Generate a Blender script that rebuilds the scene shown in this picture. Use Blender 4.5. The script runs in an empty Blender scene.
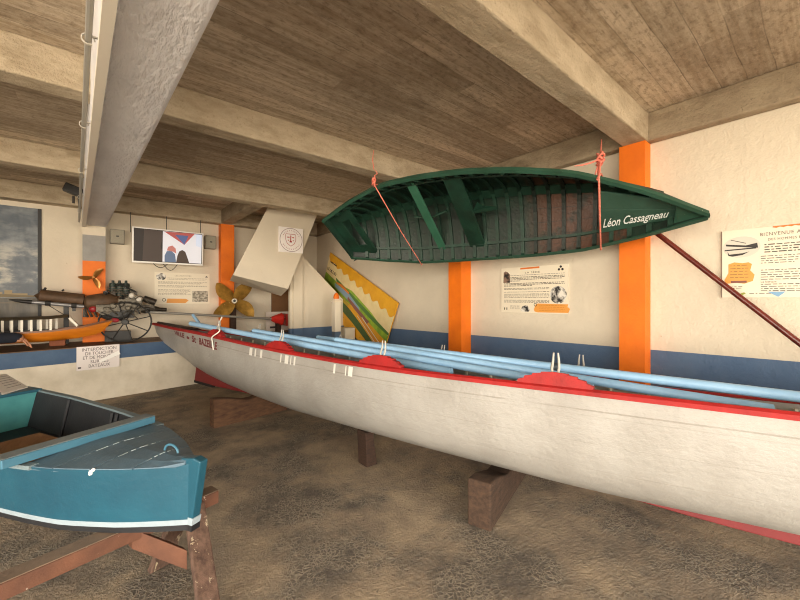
import bpy, math, random
from mathutils import Vector, Matrix
V = Vector
random.seed(7)
C = bpy.context.scene.collection

# ------------------------------------------------------------------ camera constants
FPX, CX, HY, EYE, YAW = 365.5, 400.0, 298.0, 1.5, math.radians(39.8)
FWD = V((math.sin(YAW), math.cos(YAW), 0)); RGT = V((math.cos(YAW), -math.sin(YAW), 0))
def onp(px, py, n, d):
    "point of the plane n.p = d seen at a pixel of the photograph"
    r = FWD + RGT * ((px - CX) / FPX) + V((0, 0, (HY - py) / FPX)); n = V(n); o = V((0, 0, EYE))
    return o + r * ((d - o.dot(n)) / r.dot(n))
def onX(px, py, x): return onp(px, py, (1, 0, 0), x)
def onY(px, py, y): return onp(px, py, (0, 1, 0), y)
def onZ(px, py, z): return onp(px, py, (0, 0, 1), z)

def lerp(x, xs, ys):
    if x <= xs[0]: return ys[0]
    for i in range(len(xs) - 1):
        if x <= xs[i + 1]:
            t = (x - xs[i]) / (xs[i + 1] - xs[i]); return ys[i] + (ys[i + 1] - ys[i]) * t
    return ys[-1]
def smooth_tab(xs, ys, n=60, it=3):
    "resample a table finely and smooth it"
    X = [xs[0] + (xs[-1] - xs[0]) * i / n for i in range(n + 1)]; Y = [lerp(x, xs, ys) for x in X]
    for _ in range(it):
        Y = [Y[0]] + [(Y[i - 1] + Y[i] * 2 + Y[i + 1]) / 4 for i in range(1, n)] + [Y[-1]]
    return X, Y

# ------------------------------------------------------------------ materials
def spline(P, n=6):
    out = []; Q = [P[0]] + list(P) + [P[-1]]
    for i in range(1, len(Q) - 2):
        for k in range(n):
            t = k / n; a, b, c, d = Q[i - 1], Q[i], Q[i + 1], Q[i + 2]
            out.append(.5 * ((2 * b) + (c - a) * t + (2 * a - 5 * b + 4 * c - d) * t * t + (3 * b - a - 3 * c + d) * t ** 3))
    return out + [P[-1]]
def s2l(c): return c / 12.92 if c <= .04045 else ((c + .055) / 1.055) ** 2.4
def hx(h):
    h = h.lstrip('#'); return tuple(s2l(int(h[i:i + 2], 16) / 255) for i in (0, 2, 4)) + (1,)
MATS = {}
def nodes(name):
    m = bpy.data.materials.new(name); m.use_nodes = True
    return m, m.node_tree.nodes, m.node_tree.links, m.node_tree.nodes['Principled BSDF']
def math_node(n, l, op, a, b=None, c=None):
    k = n.new('ShaderNodeMath'); k.operation = op
    for i, x in enumerate((a, b, c)):
        if x is None: continue
        if isinstance(x, (int, float)): k.inputs[i].default_value = x
        else: l.new(x, k.inputs[i])
    return k.outputs[0]
def mixc(n, l, f, a, b):
    k = n.new('ShaderNodeMix'); k.data_type = 'RGBA'
    if isinstance(f, (int, float)): k.inputs[0].default_value = f
    else: l.new(f, k.inputs[0])
    for x, i in ((a, 6), (b, 7)):
        if isinstance(x, tuple): k.inputs[i].default_value = x
        else: l.new(x, k.inputs[i])
    return k.outputs[2]
def noise(n, l, vec, scale, detail=4, rough=.6):
    k = n.new('ShaderNodeTexNoise'); k.inputs['Scale'].default_value = scale
    k.inputs['Detail'].default_value = detail; k.inputs['Roughness'].default_value = rough
    l.new(vec, k.inputs['Vector']); return k.outputs['Fac']
def ramp(n, l, f, lo, hi):
    k = n.new('ShaderNodeMapRange'); l.new(f, k.inputs[0])
    k.inputs[1].default_value = lo; k.inputs[2].default_value = hi; k.clamp = True
    return k.outputs[0]
def scaled(n, l, vec, s):
    k = n.new('ShaderNodeMapping'); k.inputs['Scale'].default_value = s; l.new(vec, k.inputs['Vector']); return k.outputs[0]
def coord(n, l, which='Object'):
    return n.new('ShaderNodeTexCoord').outputs[which]
def bumped(n, l, bs, h, strength, dist=.01):
    k = n.new('ShaderNodeBump'); k.inputs['Strength'].default_value = strength; k.inputs['Distance'].default_value = dist
    l.new(h, k.inputs['Height']); l.new(k.outputs[0], bs.inputs['Normal'])
def mat(name, col, col2=None, rough=.6, metal=0., lo=.35, hi=.7, vs=5, bump=.15, bs_=45, stretch=None, chips=None, chip_lo=.7, chip_scale=14, dist=.01):
    "paint / wood / metal: two tones mixed by noise, fine bump, optional worn chips"
    if name in MATS: return MATS[name]
    m, n, l, b = nodes(name); co = coord(n, l)
    if stretch: co = scaled(n, l, co, stretch)
    c1 = hx(col); c2 = hx(col2) if col2 else tuple(x * .8 for x in c1[:3]) + (1,)
    c = mixc(n, l, ramp(n, l, noise(n, l, co, vs), lo, hi), c1, c2)
    if chips:
        c = mixc(n, l, ramp(n, l, noise(n, l, co, chip_scale, 6, .7), chip_lo, chip_lo + .03), c, hx(chips))
    l.new(c, b.inputs['Base Color']); b.inputs['Roughness'].default_value = rough; b.inputs['Metallic'].default_value = metal
    if bump: bumped(n, l, b, noise(n, l, co, bs_, 5), bump, dist)
    MATS[name] = m; return m
def flat(name, col, rough=.55, emit=0, metal=0.):
    if name in MATS: return MATS[name]
    m, n, l, b = nodes(name); b.inputs['Base Color'].default_value = hx(col); b.inputs['Roughness'].default_value = rough
    b.inputs['Metallic'].default_value = metal
    if emit: b.inputs['Emission Color'].default_value = hx(col); b.inputs['Emission Strength'].default_value = emit
    MATS[name] = m; return m

# ------------------------------------------------------------------ mesh builder
class MB:
    def __init__(s): s.v = []; s.f = []; s.mi = []; s.uv = {}
    def add(s, vs, fs, mi=0):
        o = len(s.v); s.v += [V(p) for p in vs]
        for f in fs: s.f.append([i + o for i in f]); s.mi.append(mi)
        return s
    def box(s, c, d, R=None, mi=0):
        x, y, z = d[0] / 2, d[1] / 2, d[2] / 2; c = V(c)
        ps = [V((a * x, b * y, e * z)) for e in (-1, 1) for a, b in ((-1, -1), (1, -1), (1, 1), (-1, 1))]
        if R is not None: ps = [R @ p for p in ps]
        return s.add([c + p for p in ps], [(3, 2, 1, 0), (4, 5, 6, 7), (0, 1, 5, 4), (1, 2, 6, 5), (2, 3, 7, 6), (3, 0, 4, 7)], mi)
    def span(s, lo, hi, mi=0):
        lo, hi = V(lo), V(hi); return s.box((lo + hi) / 2, hi - lo, None, mi)
    def prism(s, poly, vec, mi=0):
        n = len(poly); vec = V(vec); a = [V(p) for p in poly]
        return s.add(a + [p + vec for p in a], [tuple(range(n))[::-1], tuple(range(n, 2 * n))] + [(i, (i + 1) % n, n + (i + 1) % n, n + i) for i in range(n)], mi)
    def poly(s, pts, mi=0): return s.add(pts, [tuple(range(len(pts)))], mi)
    def loft(s, rings, closed=True, caps=True, mi=0):
        n = len(rings[0]); o = len(s.v); m = n if closed else n - 1
        for r in rings: s.v += [V(p) for p in r]
        for i in range(len(rings) - 1):
            for j in range(m):
                s.f.append([o + i * n + j, o + i * n + (j + 1) % n, o + (i + 1) * n + (j + 1) % n, o + (i + 1) * n + j]); s.mi.append(mi)
        if caps and closed:
            s.f.append([o + j for j in range(n)][::-1]); s.mi.append(mi)
            k = o + (len(rings) - 1) * n; s.f.append([k + j for j in range(n)]); s.mi.append(mi)
        return s
    def tube(s, path, r, n=10, mi=0):
        P = [V(p) for p in path]; rs = r if isinstance(r, (list, tuple)) else [r] * len(P); rings = []
        t0 = (P[1] - P[0]).normalized(); up = V((0, 0, 1)) if abs(t0.z) < .9 else V((1, 0, 0))
        a = t0.cross(up).normalized()
        for i, p in enumerate(P):
            t = (P[min(i + 1, len(P) - 1)] - P[max(i - 1, 0)]).normalized()
            a = (a - t * a.dot(t)).normalized(); b = t.cross(a)
            rings.append([p + (a * math.cos(q) + b * math.sin(q)) * rs[i] for q in [2 * math.pi * k / n for k in range(n)]])
        return s.loft(rings, True, True, mi)
    def lathe(s, o, ax, prof, n=20, mi=0):
        "prof: (distance along axis, radius)"
        o, ax = V(o), V(ax).normalized(); up = V((0, 0, 1)) if abs(ax.z) < .9 else V((1, 0, 0))
        a = ax.cross(up).normalized(); b = ax.cross(a)
        return s.loft([[o + ax * h + (a * math.cos(q) + b * math.sin(q)) * max(r, 1e-4) for q in [2 * math.pi * k / n for k in range(n)]] for h, r in prof], True, True, mi)
    def ball(s, c, r, n=12, mi=0):
        r = V(r) if not isinstance(r, (int, float)) else V((r, r, r)); c = V(c)
        return s.loft([[c + V((r.x * math.sin(t) * math.cos(q), r.y * math.sin(t) * math.sin(q), r.z * math.cos(t))) for q in [2 * math.pi * k / n for k in range(n)]]
                       for t in [.02 + (math.pi - .04) * i / 8 for i in range(9)]], True, True, mi)
    def sweep(s, path, prof, side, up, mi=0):
        "profile points (a,b) swept along path; side(i), up(i) give the local axes"
        return s.loft([[p + side(i) * a + up(i) * b for a, b in prof] for i, p in enumerate(path)], True, True, mi)
    def build(s, name, m, parent=None, loc=None, smooth=False, bevel=0, uv=None):
        off = V((0, 0, 0))
        if parent is not None:
            r = parent
            while r.parent: r = r.parent
            off = r.location
        elif loc is not None: off = V(loc)
        me = bpy.data.meshes.new(name); me.from_pydata([tuple(p - off) for p in s.v], [], s.f)
        for x in (m if isinstance(m, list) else [m]): me.materials.append(x)
        for p, k in zip(me.polygons, s.mi):
            p.material_index = k; p.use_smooth = bool(smooth)
        if uv:
            u = me.uv_layers.new(name='UVMap')
            for lp in me.loops: u.data[lp.index].uv = uv[lp.vertex_index]
        me.update(); me.validate()
        import bmesh
        bm = bmesh.new(); bm.from_mesh(me); bmesh.ops.recalc_face_normals(bm, faces=bm.faces); bm.to_mesh(me); bm.free()
        if smooth: me.set_sharp_from_angle(angle=math.radians(smooth if smooth is not True else 40))
        o = bpy.data.objects.new(name, me); C.objects.link(o)
        if parent is not None: o.parent = parent
        else: o.location = off
        if bevel:
            b = o.modifiers.new('bevel', 'BEVEL'); b.width = bevel; b.segments = 2; b.limit_method = 'ANGLE'
        return o

def thing(name, label, cat, loc, group=None):
    o = bpy.data.objects.new(name, None); C.objects.link(o); o.location = loc; o.empty_display_size = .1
    return tag(o, label, cat, group)
def tag(o, label, cat, group=None):
    o['label'] = label; o['category'] = cat
    if group: o['group'] = group
    return o
def struct(o): o['kind'] = 'structure'; return o
def note(o, label): o['label'] = label; return o

class Fr:
    "a flat local frame: origin, right, up, out"
    def __init__(s, o, ux, uy): s.o = V(o); s.x = V(ux).normalized(); s.y = V(uy).normalized(); s.n = s.x.cross(s.y)
    def p(s, x, y, d=0): return s.o + s.x * x + s.y * y + s.n * d
    def rect(s, mb, x0, y0, x1, y1, d, t=.001, mi=0):
        return mb.prism([s.p(x0, y0, d), s.p(x1, y0, d), s.p(x1, y1, d), s.p(x0, y1, d)], s.n * t, mi)
    def shape(s, mb, pts, d, t=.001, mi=0): return mb.prism([s.p(x, y, d) for x, y in pts], s.n * t, mi)
    def disc(s, mb, cx, cy, rx, ry, d, t=.001, n=24, mi=0):
        return s.shape(mb, [(cx + rx * math.cos(2 * math.pi * k / n), cy + ry * math.sin(2 * math.pi * k / n)) for k in range(n)], d, t, mi)
    def ring(s, mb, cx, cy, r, w, d, t=.001, n=40, mi=0, a0=0, a1=360):
        for k in range(n):
            a = math.radians(a0 + (a1 - a0) * k / n); b = math.radians(a0 + (a1 - a0) * (k + 1) / n)
            s.shape(mb, [(cx + r * math.cos(a), cy + r * math.sin(a)), (cx + r * math.cos(b), cy + r * math.sin(b)), (cx + (r - w) * math.cos(b), cy + (r - w) * math.sin(b)), (cx + (r - w) * math.cos(a), cy + (r - w) * math.sin(a))], d, t, mi)
def text_geo(txt, size, shear=0, bold=0, spacing=1.0, depth=.0006):
    cu = bpy.data.curves.new('lettering', 'FONT'); cu.body = txt; cu.size = size; cu.shear = shear; cu.offset = bold; cu.space_character = spacing
    cu.extrude = depth; cu.resolution_u = 3
    o = bpy.data.objects.new('lettering', cu); C.objects.link(o); dg = bpy.context.evaluated_depsgraph_get()
    me = bpy.data.meshes.new_from_object(o.evaluated_get(dg)); vs = [v.co.copy() for v in me.vertices]; fs = [tuple(p.vertices) for p in me.polygons]
    bpy.data.objects.remove(o); bpy.data.curves.remove(cu); bpy.data.meshes.remove(me)
    return vs, fs
def lettering(mb, fr, txt, x, y, size, d=.003, width=None, align='l', mi=0, **k):
    vs, fs = text_geo(txt, size, **k); w = max(v.x for v in vs) - min(v.x for v in vs)
    sx = (width / w) if width else 1.0; w *= sx; x0 = x - (w / 2 if align == 'c' else w if align == 'r' else 0); mn = min(v.x for v in vs)
    mb.add([fr.p(x0 + (v.x - mn) * sx, y + v.y, d + v.z) for v in vs], fs, mi); return mb
def small_print(mb, fr, x0, x1, y, h, d=.003, mi=0, seed=0, fill=1.0):
    r = random.Random(seed * 97 + int(y * 1000)); x = x0; end = x0 + (x1 - x0) * fill
    while x < end:
        w = r.uniform(.010, .042)
        fr.rect(mb, x, y, min(x + w, end), y + h * r.uniform(.75, 1), d, .0004, mi); x += w + r.uniform(.006, .010)

# ------------------------------------------------------------------ setting materials
def wall_mat(name, paint='#d9ceb9', band='#4b6484', thr=1.03, slope=.0125, strength=.35):
    m, n, l, b = nodes(name); co = coord(n, l); sp = n.new('ShaderNodeSeparateXYZ'); l.new(co, sp.inputs[0])
    base = mixc(n, l, ramp(n, l, noise(n, l, co, 1.3, 5), .4, .75), hx(paint), tuple(x * .88 for x in hx(paint)[:3]) + (1,))
    chip = ramp(n, l, noise(n, l, co, 9, 6, .7), .70, .74); base = mixc(n, l, chip, base, hx('#b8a88c'))
    if band:
        z = math_node(n, l, 'ADD', sp.outputs[2], math_node(n, l, 'MULTIPLY', sp.outputs[1], slope))
        low = math_node(n, l, 'LESS_THAN', z, thr); bl = mixc(n, l, ramp(n, l, noise(n, l, co, 3), .35, .7), hx(band), hx('#566d8a'))
        base = mixc(n, l, low, base, bl)
    l.new(base, b.inputs['Base Color']); b.inputs['Roughness'].default_value = .75
    h = math_node(n, l, 'ADD', noise(n, l, co, 14, 6, .65), math_node(n, l, 'MULTIPLY', noise(n, l, co, 60, 3), .25))
    bumped(n, l, b, h, strength, .015); return m
def board_concrete(name, c1, c2, c3, pitch=.18, along='x', grain=.5):
    "board-formed concrete: plank imprints along one axis, each its own tone, dark seams, grain and stains"
    m, n, l, b = nodes(name); co = coord(n, l); sp = n.new('ShaderNodeSeparateXYZ'); l.new(co, sp.inputs[0])
    A, B = (sp.outputs[0], sp.outputs[1]) if along == 'x' else (sp.outputs[1], sp.outputs[0])
    wob = math_node(n, l, 'MULTIPLY', noise(n, l, co, 1.5, 2), .03)
    q = math_node(n, l, 'DIVIDE', math_node(n, l, 'ADD', B, wob), pitch); idx = math_node(n, l, 'FLOOR', q); fr = math_node(n, l, 'FRACT', q)
    wn0 = n.new('ShaderNodeTexWhiteNoise'); wn0.noise_dimensions = '1D'; l.new(idx, wn0.inputs['W'])
    seg = math_node(n, l, 'FLOOR', math_node(n, l, 'ADD', math_node(n, l, 'DIVIDE', A, 2.6), wn0.outputs[0]))
    wn = n.new('ShaderNodeTexWhiteNoise'); wn.noise_dimensions = '2D'
    cb = n.new('ShaderNodeCombineXYZ'); l.new(idx, cb.inputs[0]); l.new(seg, cb.inputs[1]); l.new(cb.outputs[0], wn.inputs['Vector'])
    st = scaled(n, l, co, (.7, 13, 1) if along == 'x' else (13, .7, 1)); g = noise(n, l, st, 1.6, 7, .7)
    stain = noise(n, l, co, 1.1, 6, .6)
    c = mixc(n, l, ramp(n, l, g, .36, .64), hx(c1), hx(c2))
    c = mixc(n, l, math_node(n, l, 'MULTIPLY', wn.outputs[0], .55), c, hx(c3))
    c = mixc(n, l, math_node(n, l, 'MULTIPLY', ramp(n, l, stain, .5, .75), .55), c, hx(c3))
    spk = noise(n, l, scaled(n, l, co, (.5, 1, 1) if along == 'x' else (1, .5, 1)), 30, 6, .75); c = mixc(n, l, math_node(n, l, 'MULTIPLY', ramp(n, l, spk, .50, .64), .6), c, hx(c3)); c = mixc(n, l, math_node(n, l, 'MULTIPLY', ramp(n, l, spk, .44, .34), .35), c, hx('#d3c5ae'))
    edge = math_node(n, l, 'LESS_THAN', math_node(n, l, 'MINIMUM', fr, math_node(n, l, 'SUBTRACT', 1., fr)), .018)
    c = mixc(n, l, math_node(n, l, 'MULTIPLY', ramp(n, l, noise(n, l, co, 7, 6, .7), .56, .74), .5), c, hx(c3))
    c = mixc(n, l, math_node(n, l, 'MULTIPLY', math_node(n, l, 'MULTIPLY', edge, ramp(n, l, noise(n, l, co, 1.9, 3), .38, .6)), .5), c, hx('#3a2f24'))
    l.new(c, b.inputs['Base Color']); b.inputs['Roughness'].default_value = .9
    h = math_node(n, l, 'ADD', math_node(n, l, 'MULTIPLY', g, grain), math_node(n, l, 'ADD', math_node(n, l, 'MULTIPLY', wn.outputs[0], .35), math_node(n, l, 'MULTIPLY', edge, -.5)))
    h = math_node(n, l, 'ADD', h, math_node(n, l, 'MULTIPLY', noise(n, l, co, 18, 6, .7), .9)); bumped(n, l, b, h, .6, .016); return m
M_slab = board_concrete('slab_concrete', '#e6d7c0', '#b8a68c', '#74634f', pitch=.155)
def cast_concrete(name, c1, c2, dark, st=(1, 1, 1)):
    m, n, l, b = nodes(name); co = coord(n, l); cs = scaled(n, l, co, st)
    c = mixc(n, l, ramp(n, l, noise(n, l, cs, 3.5, 6, .65), .36, .66), hx(c1), hx(c2))
    c = mixc(n, l, math_node(n, l, 'MULTIPLY', ramp(n, l, noise(n, l, cs, 1.6, 6, .7), .54, .70), .7), c, hx(dark))
    c = mixc(n, l, math_node(n, l, 'MULTIPLY', ramp(n, l, noise(n, l, co, 40, 4, .7), .60, .70), .55), c, hx(dark))
    l.new(c, b.inputs['Base Color']); b.inputs['Roughness'].default_value = .92
    h = math_node(n, l, 'ADD', noise(n, l, co, 26, 6, .7), math_node(n, l, 'MULTIPLY', noise(n, l, cs, 6, 4), .8)); bumped(n, l, b, h, .7, .03); return m
M_beam = cast_concrete('beam_concrete', '#c2b39a', '#a6967d', '#857558', (1, 2.5, 2.5))
def floor_mat():
    m, n, l, b = nodes('floor_concrete'); co = coord(n, l)
    big = noise(n, l, co, .8, 6, .62); mid = noise(n, l, co, 3.2, 6, .65); fine = noise(n, l, co, 22, 6, .7)
    wob = n.new('ShaderNodeMix'); wob.data_type = 'VECTOR'; wob.inputs[0].default_value = .10; l.new(co, wob.inputs[4]); nc = n.new('ShaderNodeTexNoise'); nc.inputs['Scale'].default_value = 9; l.new(co, nc.inputs['Vector']); l.new(nc.outputs['Color'], wob.inputs[5])
    vo = n.new('ShaderNodeTexVoronoi'); vo.feature = 'DISTANCE_TO_EDGE'; vo.inputs['Scale'].default_value = 44; l.new(wob.outputs[1], vo.inputs['Vector'])
    patch = ramp(n, l, noise(n, l, co, 1.25, 5, .6), .47, .57)
    c = mixc(n, l, ramp(n, l, mid, .40, .66), hx('#857766'), hx('#a8967d'))
    c = mixc(n, l, math_node(n, l, 'MULTIPLY', ramp(n, l, big, .52, .68), .8), c, hx('#a18e72'))
    c = mixc(n, l, math_node(n, l, 'MULTIPLY', patch, .85), c, mixc(n, l, ramp(n, l, fine, .35, .65), hx('#45403b'), hx('#645d55')))
    vein = math_node(n, l, 'MULTIPLY', math_node(n, l, 'MULTIPLY', ramp(n, l, vo.outputs['Distance'], .16, .03), patch), ramp(n, l, mid, .38, .52))
    c = mixc(n, l, math_node(n, l, 'MULTIPLY', vein, .6), c, hx('#a89c88'))
    c = mixc(n, l, math_node(n, l, 'MULTIPLY', ramp(n, l, fine, .60, .70), .5), c, hx('#b09f82'))
    c = mixc(n, l, math_node(n, l, 'MULTIPLY', ramp(n, l, noise(n, l, co, 11, 5, .7), .64, .70), .8), c, hx('#332c26'))
    l.new(c, b.inputs['Base Color']); b.inputs['Roughness'].default_value = .82
    h = math_node(n, l, 'ADD', math_node(n, l, 'MULTIPLY', fine, .6), math_node(n, l, 'ADD', mid, math_node(n, l, 'MULTIPLY', vein, .25))); h = math_node(n, l, 'ADD', h, noise(n, l, co, 45, 4, .7)); bumped(n, l, b, h, .7, .03); return m
def orange_mat():
    m, n, l, b = nodes('orange_paint'); co = coord(n, l)
    c = mixc(n, l, ramp(n, l, noise(n, l, co, 4), .35, .7), hx('#ee7804'), hx('#df6b02')); l.new(c, b.inputs['Base Color'])
    b.inputs['Roughness'].default_value = .6; bumped(n, l, b, noise(n, l, co, 55, 4), .35, .01); return m
M_orange = orange_mat()
M_wallR = wall_mat('cream_wall_blue_dado', strength=.7); M_wallB = wall_mat('cream_wall', band=None); M_white = wall_mat('cream_render', band=None, strength=.2)
M_whiteband = wall_mat('cream_render_blue_foot', thr=.93, slope=0, strength=.2)
M_grey = mat('grey_textured_paint', '#e6e6e9', '#d2d2d6', rough=.5, vs=3, bump=.8, bs_=26, stretch=(1.3, .5, 1), dist=.025)
M_greyflat = mat('grey_column_paint', '#9c9a96', '#8c8a86', rough=.7, bump=.4, bs_=30)

# ------------------------------------------------------------------ room shell
SL = 3.2; BB = 2.94; XW = 4.0; YB = 7.85; XL = -5.0; YO = -5.5
struct(MB().span((XL - 3, YO - 3, -.2), (XW + .2, YB + .2, 0)).build('floor', floor_mat()))
struct(MB().span((XL - .2, YO, SL), (XW + .2, YB + .2, SL + .25)).build('ceiling', M_slab))
struct(MB().span((XW, YO, 0), (XW + .2, YB + .2, SL)).build('wall_right', M_wallR))
struct(MB().span((XL, YB, 0), (XW, YB + .2, SL)).build('wall_back', M_wallB))
YL = 2.2   # the left side is open up to here
struct(MB().span((XL - .2, YL, 0), (XL, YB + .2, SL)).build('wall_left', M_wallB))
struct(MB().span((XL - .2, YO, BB), (XL, YL, SL)).build('ceiling_beam', M_beam))
for y0, y1 in ((-5.5, -5.3), (-3.4, -3.2), (-1.15, -.94), (1.115, 1.32), (3.38, 3.57), (5.62, 5.82), (7.62, 7.85)):
    struct(MB().span((XL, y0, BB), (XW, y1, SL)).build('ceiling_beam', M_beam, bevel=.012))
M_edge = cast_concrete('edge_beam_concrete', '#a6977e', '#8c7c66', '#665744', (2.5, 1, 2.5))
struct(MB().span((XW - .115, YO, BB), (XW, YB, SL)).build('ceiling_beam', M_edge, bevel=.015))
struct(MB().span((1.86, 5.82, BB), (2.05, 7.62, SL)).build('ceiling_beam', M_edge, bevel=.012))
# big grey painted girder
def gx(y, near, far): return near + (far - near) * (y - 1.83) / 5.96
R_ = lambda y: gx(y, .366, .137); L_ = lambda y: gx(y, .022, -.167)
gm = MB(); ZGB = 2.65; rings = []
for i in range(25):
    y = YO + (7.62 - YO) * i / 24
    rings.append([V((L_(y), y, ZGB + .02)), V((L_(y) + .12, y, ZGB)), V((R_(y) - .02, y, ZGB)), V((R_(y), y, ZGB + .02)), V((R_(y), y, SL)), V((L_(y), y, SL))])
gm.loft(rings); struct(gm.build('ceiling_girder', M_grey, bevel=.008))
# columns
def column(lo, hi, mats, cuts):
    mb = MB(); zs = [0] + cuts + [hi[2]]
    for k in range(len(zs) - 1): mb.span((lo[0], lo[1], zs[k]), (hi[0], hi[1], zs[k + 1]), k)
    return struct(mb.build('column', mats))
column((XW - .15, 1.13, 0), (XW, 1.345, BB), [M_orange], [])
column((XW - .2, 3.265, 0), (XW, 3.50, BB), [M_orange], [])
column((-.157, 7.60, 0), (.125, YB, ZGB), [M_orange, M_greyflat, M_white], [2.09, 2.50])
column((1.87, 7.66, 0), (2.11, YB, BB), [M_orange], [])
# ledge along the back wall (slightly skewed front)
LT = .8
def ly(x): return 6.96 + .17 * x
M_ledgeface = wall_mat('ledge_blue_edge', thr=-1, band=None); 
def ledge_mat():
    m, n, l, b = nodes('ledge_paint'); co = coord(n, l); sp = n.new('ShaderNodeSeparateXYZ'); l.new(co, sp.inputs[0])
    nz = noise(n, l, co, 4, 5); wh = mixc(n, l, ramp(n, l, nz, .4, .7), hx('#d8cfbd'), hx('#c6bca8')); bl = mixc(n, l, ramp(n, l, nz, .35, .7), hx('#3b5474'), hx('#49617d'))
    l.new(mixc(n, l, math_node(n, l, 'GREATER_THAN', sp.outputs[2], .585), wh, bl), b.inputs['Base Color']); b.inputs['Roughness'].default_value = .7
    bumped(n, l, b, noise(n, l, co, 30, 5), .3, .01); return m
M_brownboard = mat('brown_ledge_board', '#6b5138', '#513b27', rough=.6, vs=3, stretch=(1, 6, 1), bump=.2)
lb = MB(); XE = 3.9
lb.prism([V((XL, ly(XL), 0)), V((2.9, ly(2.9), 0)), V((XE, ly(2.9), 0)), V((XE, YB, 0)), V((XL, YB, 0))], (0, 0, LT - .012))
struct(lb.build('ledge', ledge_mat()))
lb = MB(); lb.prism([V((XL, ly(XL) - .01, LT - .012)), V((2.9, ly(2.9) - .01, LT - .012)), V((XE, ly(2.9) - .01, LT - .012)), V((XE, YB, LT - .012)), V((XL, YB, LT - .012))], (0, 0, .012))
struct(lb.build('ledge_top', M_brownboard))

# ------------------------------------------------------------------ stair block, pillar, parapet, newel post
FY = 6.3
a, b_, c_, d_ = onY(268, 207, FY), onY(317, 215, FY), onY(288, 289, FY), onY(233, 275, FY)
up = V((.0, 0, 0))
sv = (a - d_) / (a.z - d_.z); a2 = d_ + sv * (SL - d_.z); sv2 = (b_ - c_) / (b_.z - c_.z); b2 = c_ + sv2 * (SL - c_.z)
e_ = onY(281, 296, FY + .55)
st = MB(); back = V((.12, .55, 0))
pts = [a2, b2, c_, d_, a2 + V((.25, 1.0, 0)), b2 + V((.25, 1.0, 0)), V((c_.x + .1, FY + .5, e_.z + .05)), e_, V((d_.x + .2, FY + .95, d_.z - .05))]
st.add(pts, [(3, 2, 1, 0), (0, 1, 5, 4), (1, 2, 6, 5), (2, 7, 6), (3, 8, 7, 2), (0, 4, 8, 3), (4, 5, 6, 7, 8)])
struct(st.build('stair_soffit', M_white))
pl = MB(); PX0, PX1 = onY(293.5, 300, 6.5).x, onY(303, 300, 6.5).x
pl.span((PX0, 6.5, 0), (PX1, 6.66, 2.5)); pl.span((PX0 - .05, 6.53, 0), (PX0, 6.62, 2.3)); struct(pl.build('pillar', M_whiteband, bevel=.008))
pp = MB(); q0, q1 = onY(303, 258, 6.6), onY(345, 303, 6.6)
q0 = q0 + (q0 - q1) * .05
pp.prism([V((q0.x, 6.545, 0)), V((q1.x, 6.545, 0)), V((q1.x, 6.545, q1.z)), V((q0.x, 6.545, q0.z))], (0, .1, 0)); struct(pp.build('stair_parapet', M_whiteband))
po = MB(); p0, p1 = onY(335.0, 300, 6.0), onY(341, 300, 6.0); pcx = (p0.x + p1.x) / 2; hw = (p1.x - p0.x) / 2
zt = onY(336, 302, 6.0).z
t = thing('newel_post', 'white square post with orange knob cap in front of the sloping parapet', 'post', (pcx, 6.0 + hw, 0))
MB().span((pcx - hw, 6.0, 0), (pcx + hw, 6.0 + 2 * hw, zt)).build('shaft', wall_mat('post_paint', thr=.87, slope=0, band='#5b6673', paint='#e6dcc8', strength=.1), t, bevel=.01)
cp = MB(); cp.loft([[V((pcx + sx * w, 6.0 + hw + sy * w, z)) for sx, sy in ((-1, -1), (1, -1), (1, 1), (-1, 1))] for w, z in ((hw * 1.12, zt), (hw * 1.12, zt + .012), (hw * .4, zt + .07))])
note(cp.build('cap', flat('cap_white', '#e8dcc6'), t), 'white pyramid cap')
cp = MB(); cp.lathe((pcx, 6.0 + hw, zt + .06), (0, 0, 1), [(0, .05), (.02, .055), (.06, .05), (.1, .03), (.115, .004)], 14)
note(cp.build('knob', M_orange, t, smooth=True), 'orange knob')
bx = MB().span((onX(345, 330, 3.9).x - .22, 6.05, 0), (3.9, 6.45, .92)); struct(bx.build('stair_plinth', M_white, bevel=.01))

# ------------------------------------------------------------------ white rowing boat
HE = math.radians(8); HD = math.radians(15.5); BP = V((.68, 7.5, 0))
bd = V((math.sin(HD), -math.cos(HD), 0)); bn = V((math.cos(HD), math.sin(HD), 0))
ZK = smooth_tab([0, 2, 4, 5.5, 7, 9.6], [.33, .31, .265, .255, .255, .27])
BSx, BSy = smooth_tab([0, .25, .5, 1, 2, 3, 4, 5, 5.5, 6, 7, 8, 9.6], [.014, .045, .08, .15, .26, .36, .45, .51, .525, .52, .47, .38, .22], 96, 2)
ZGx, ZGy = smooth_tab([0, 1.13, 2.07, 2.81, 3.41, 4.32, 4.87, 5.31, 5.76, 6.4, 7.04, 7.6, 9.6], [.744, .714, .70, .686, .674, .661, .654, .652, .655, .664, .673, .676, .715], 96, 2)
ZBx, ZBy = [0, .15, .46, .84, 1.22, 1.56, 1.92, 2.5, 3.2, 4, 7, 9.6], [.71, .57, .445, .355, .27, .175, .115, .055, .025, .018, .03, .09]
PPx, PPy = [0, 1, 2.5, 4, 6.6, 7.1, 7.6, 9.6], [1, 1.1, 1.9, 3, 3.1, 2.7, 2.4, 1.4]
QQx, QQy = [0, 1, 2.5, 4, 6.6, 7.1, 7.6, 9.6], [1, 1, 1.6, 2.4, 2.5, 2.1, 1.8, 1.2]
def bw(s, y, z):
    zk = lerp(s, *ZK)
    return BP + bd * s + bn * (y * math.cos(HE) + z * math.sin(HE)) + V((0, 0, zk + z * math.cos(HE) - y * math.sin(HE)))
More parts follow.
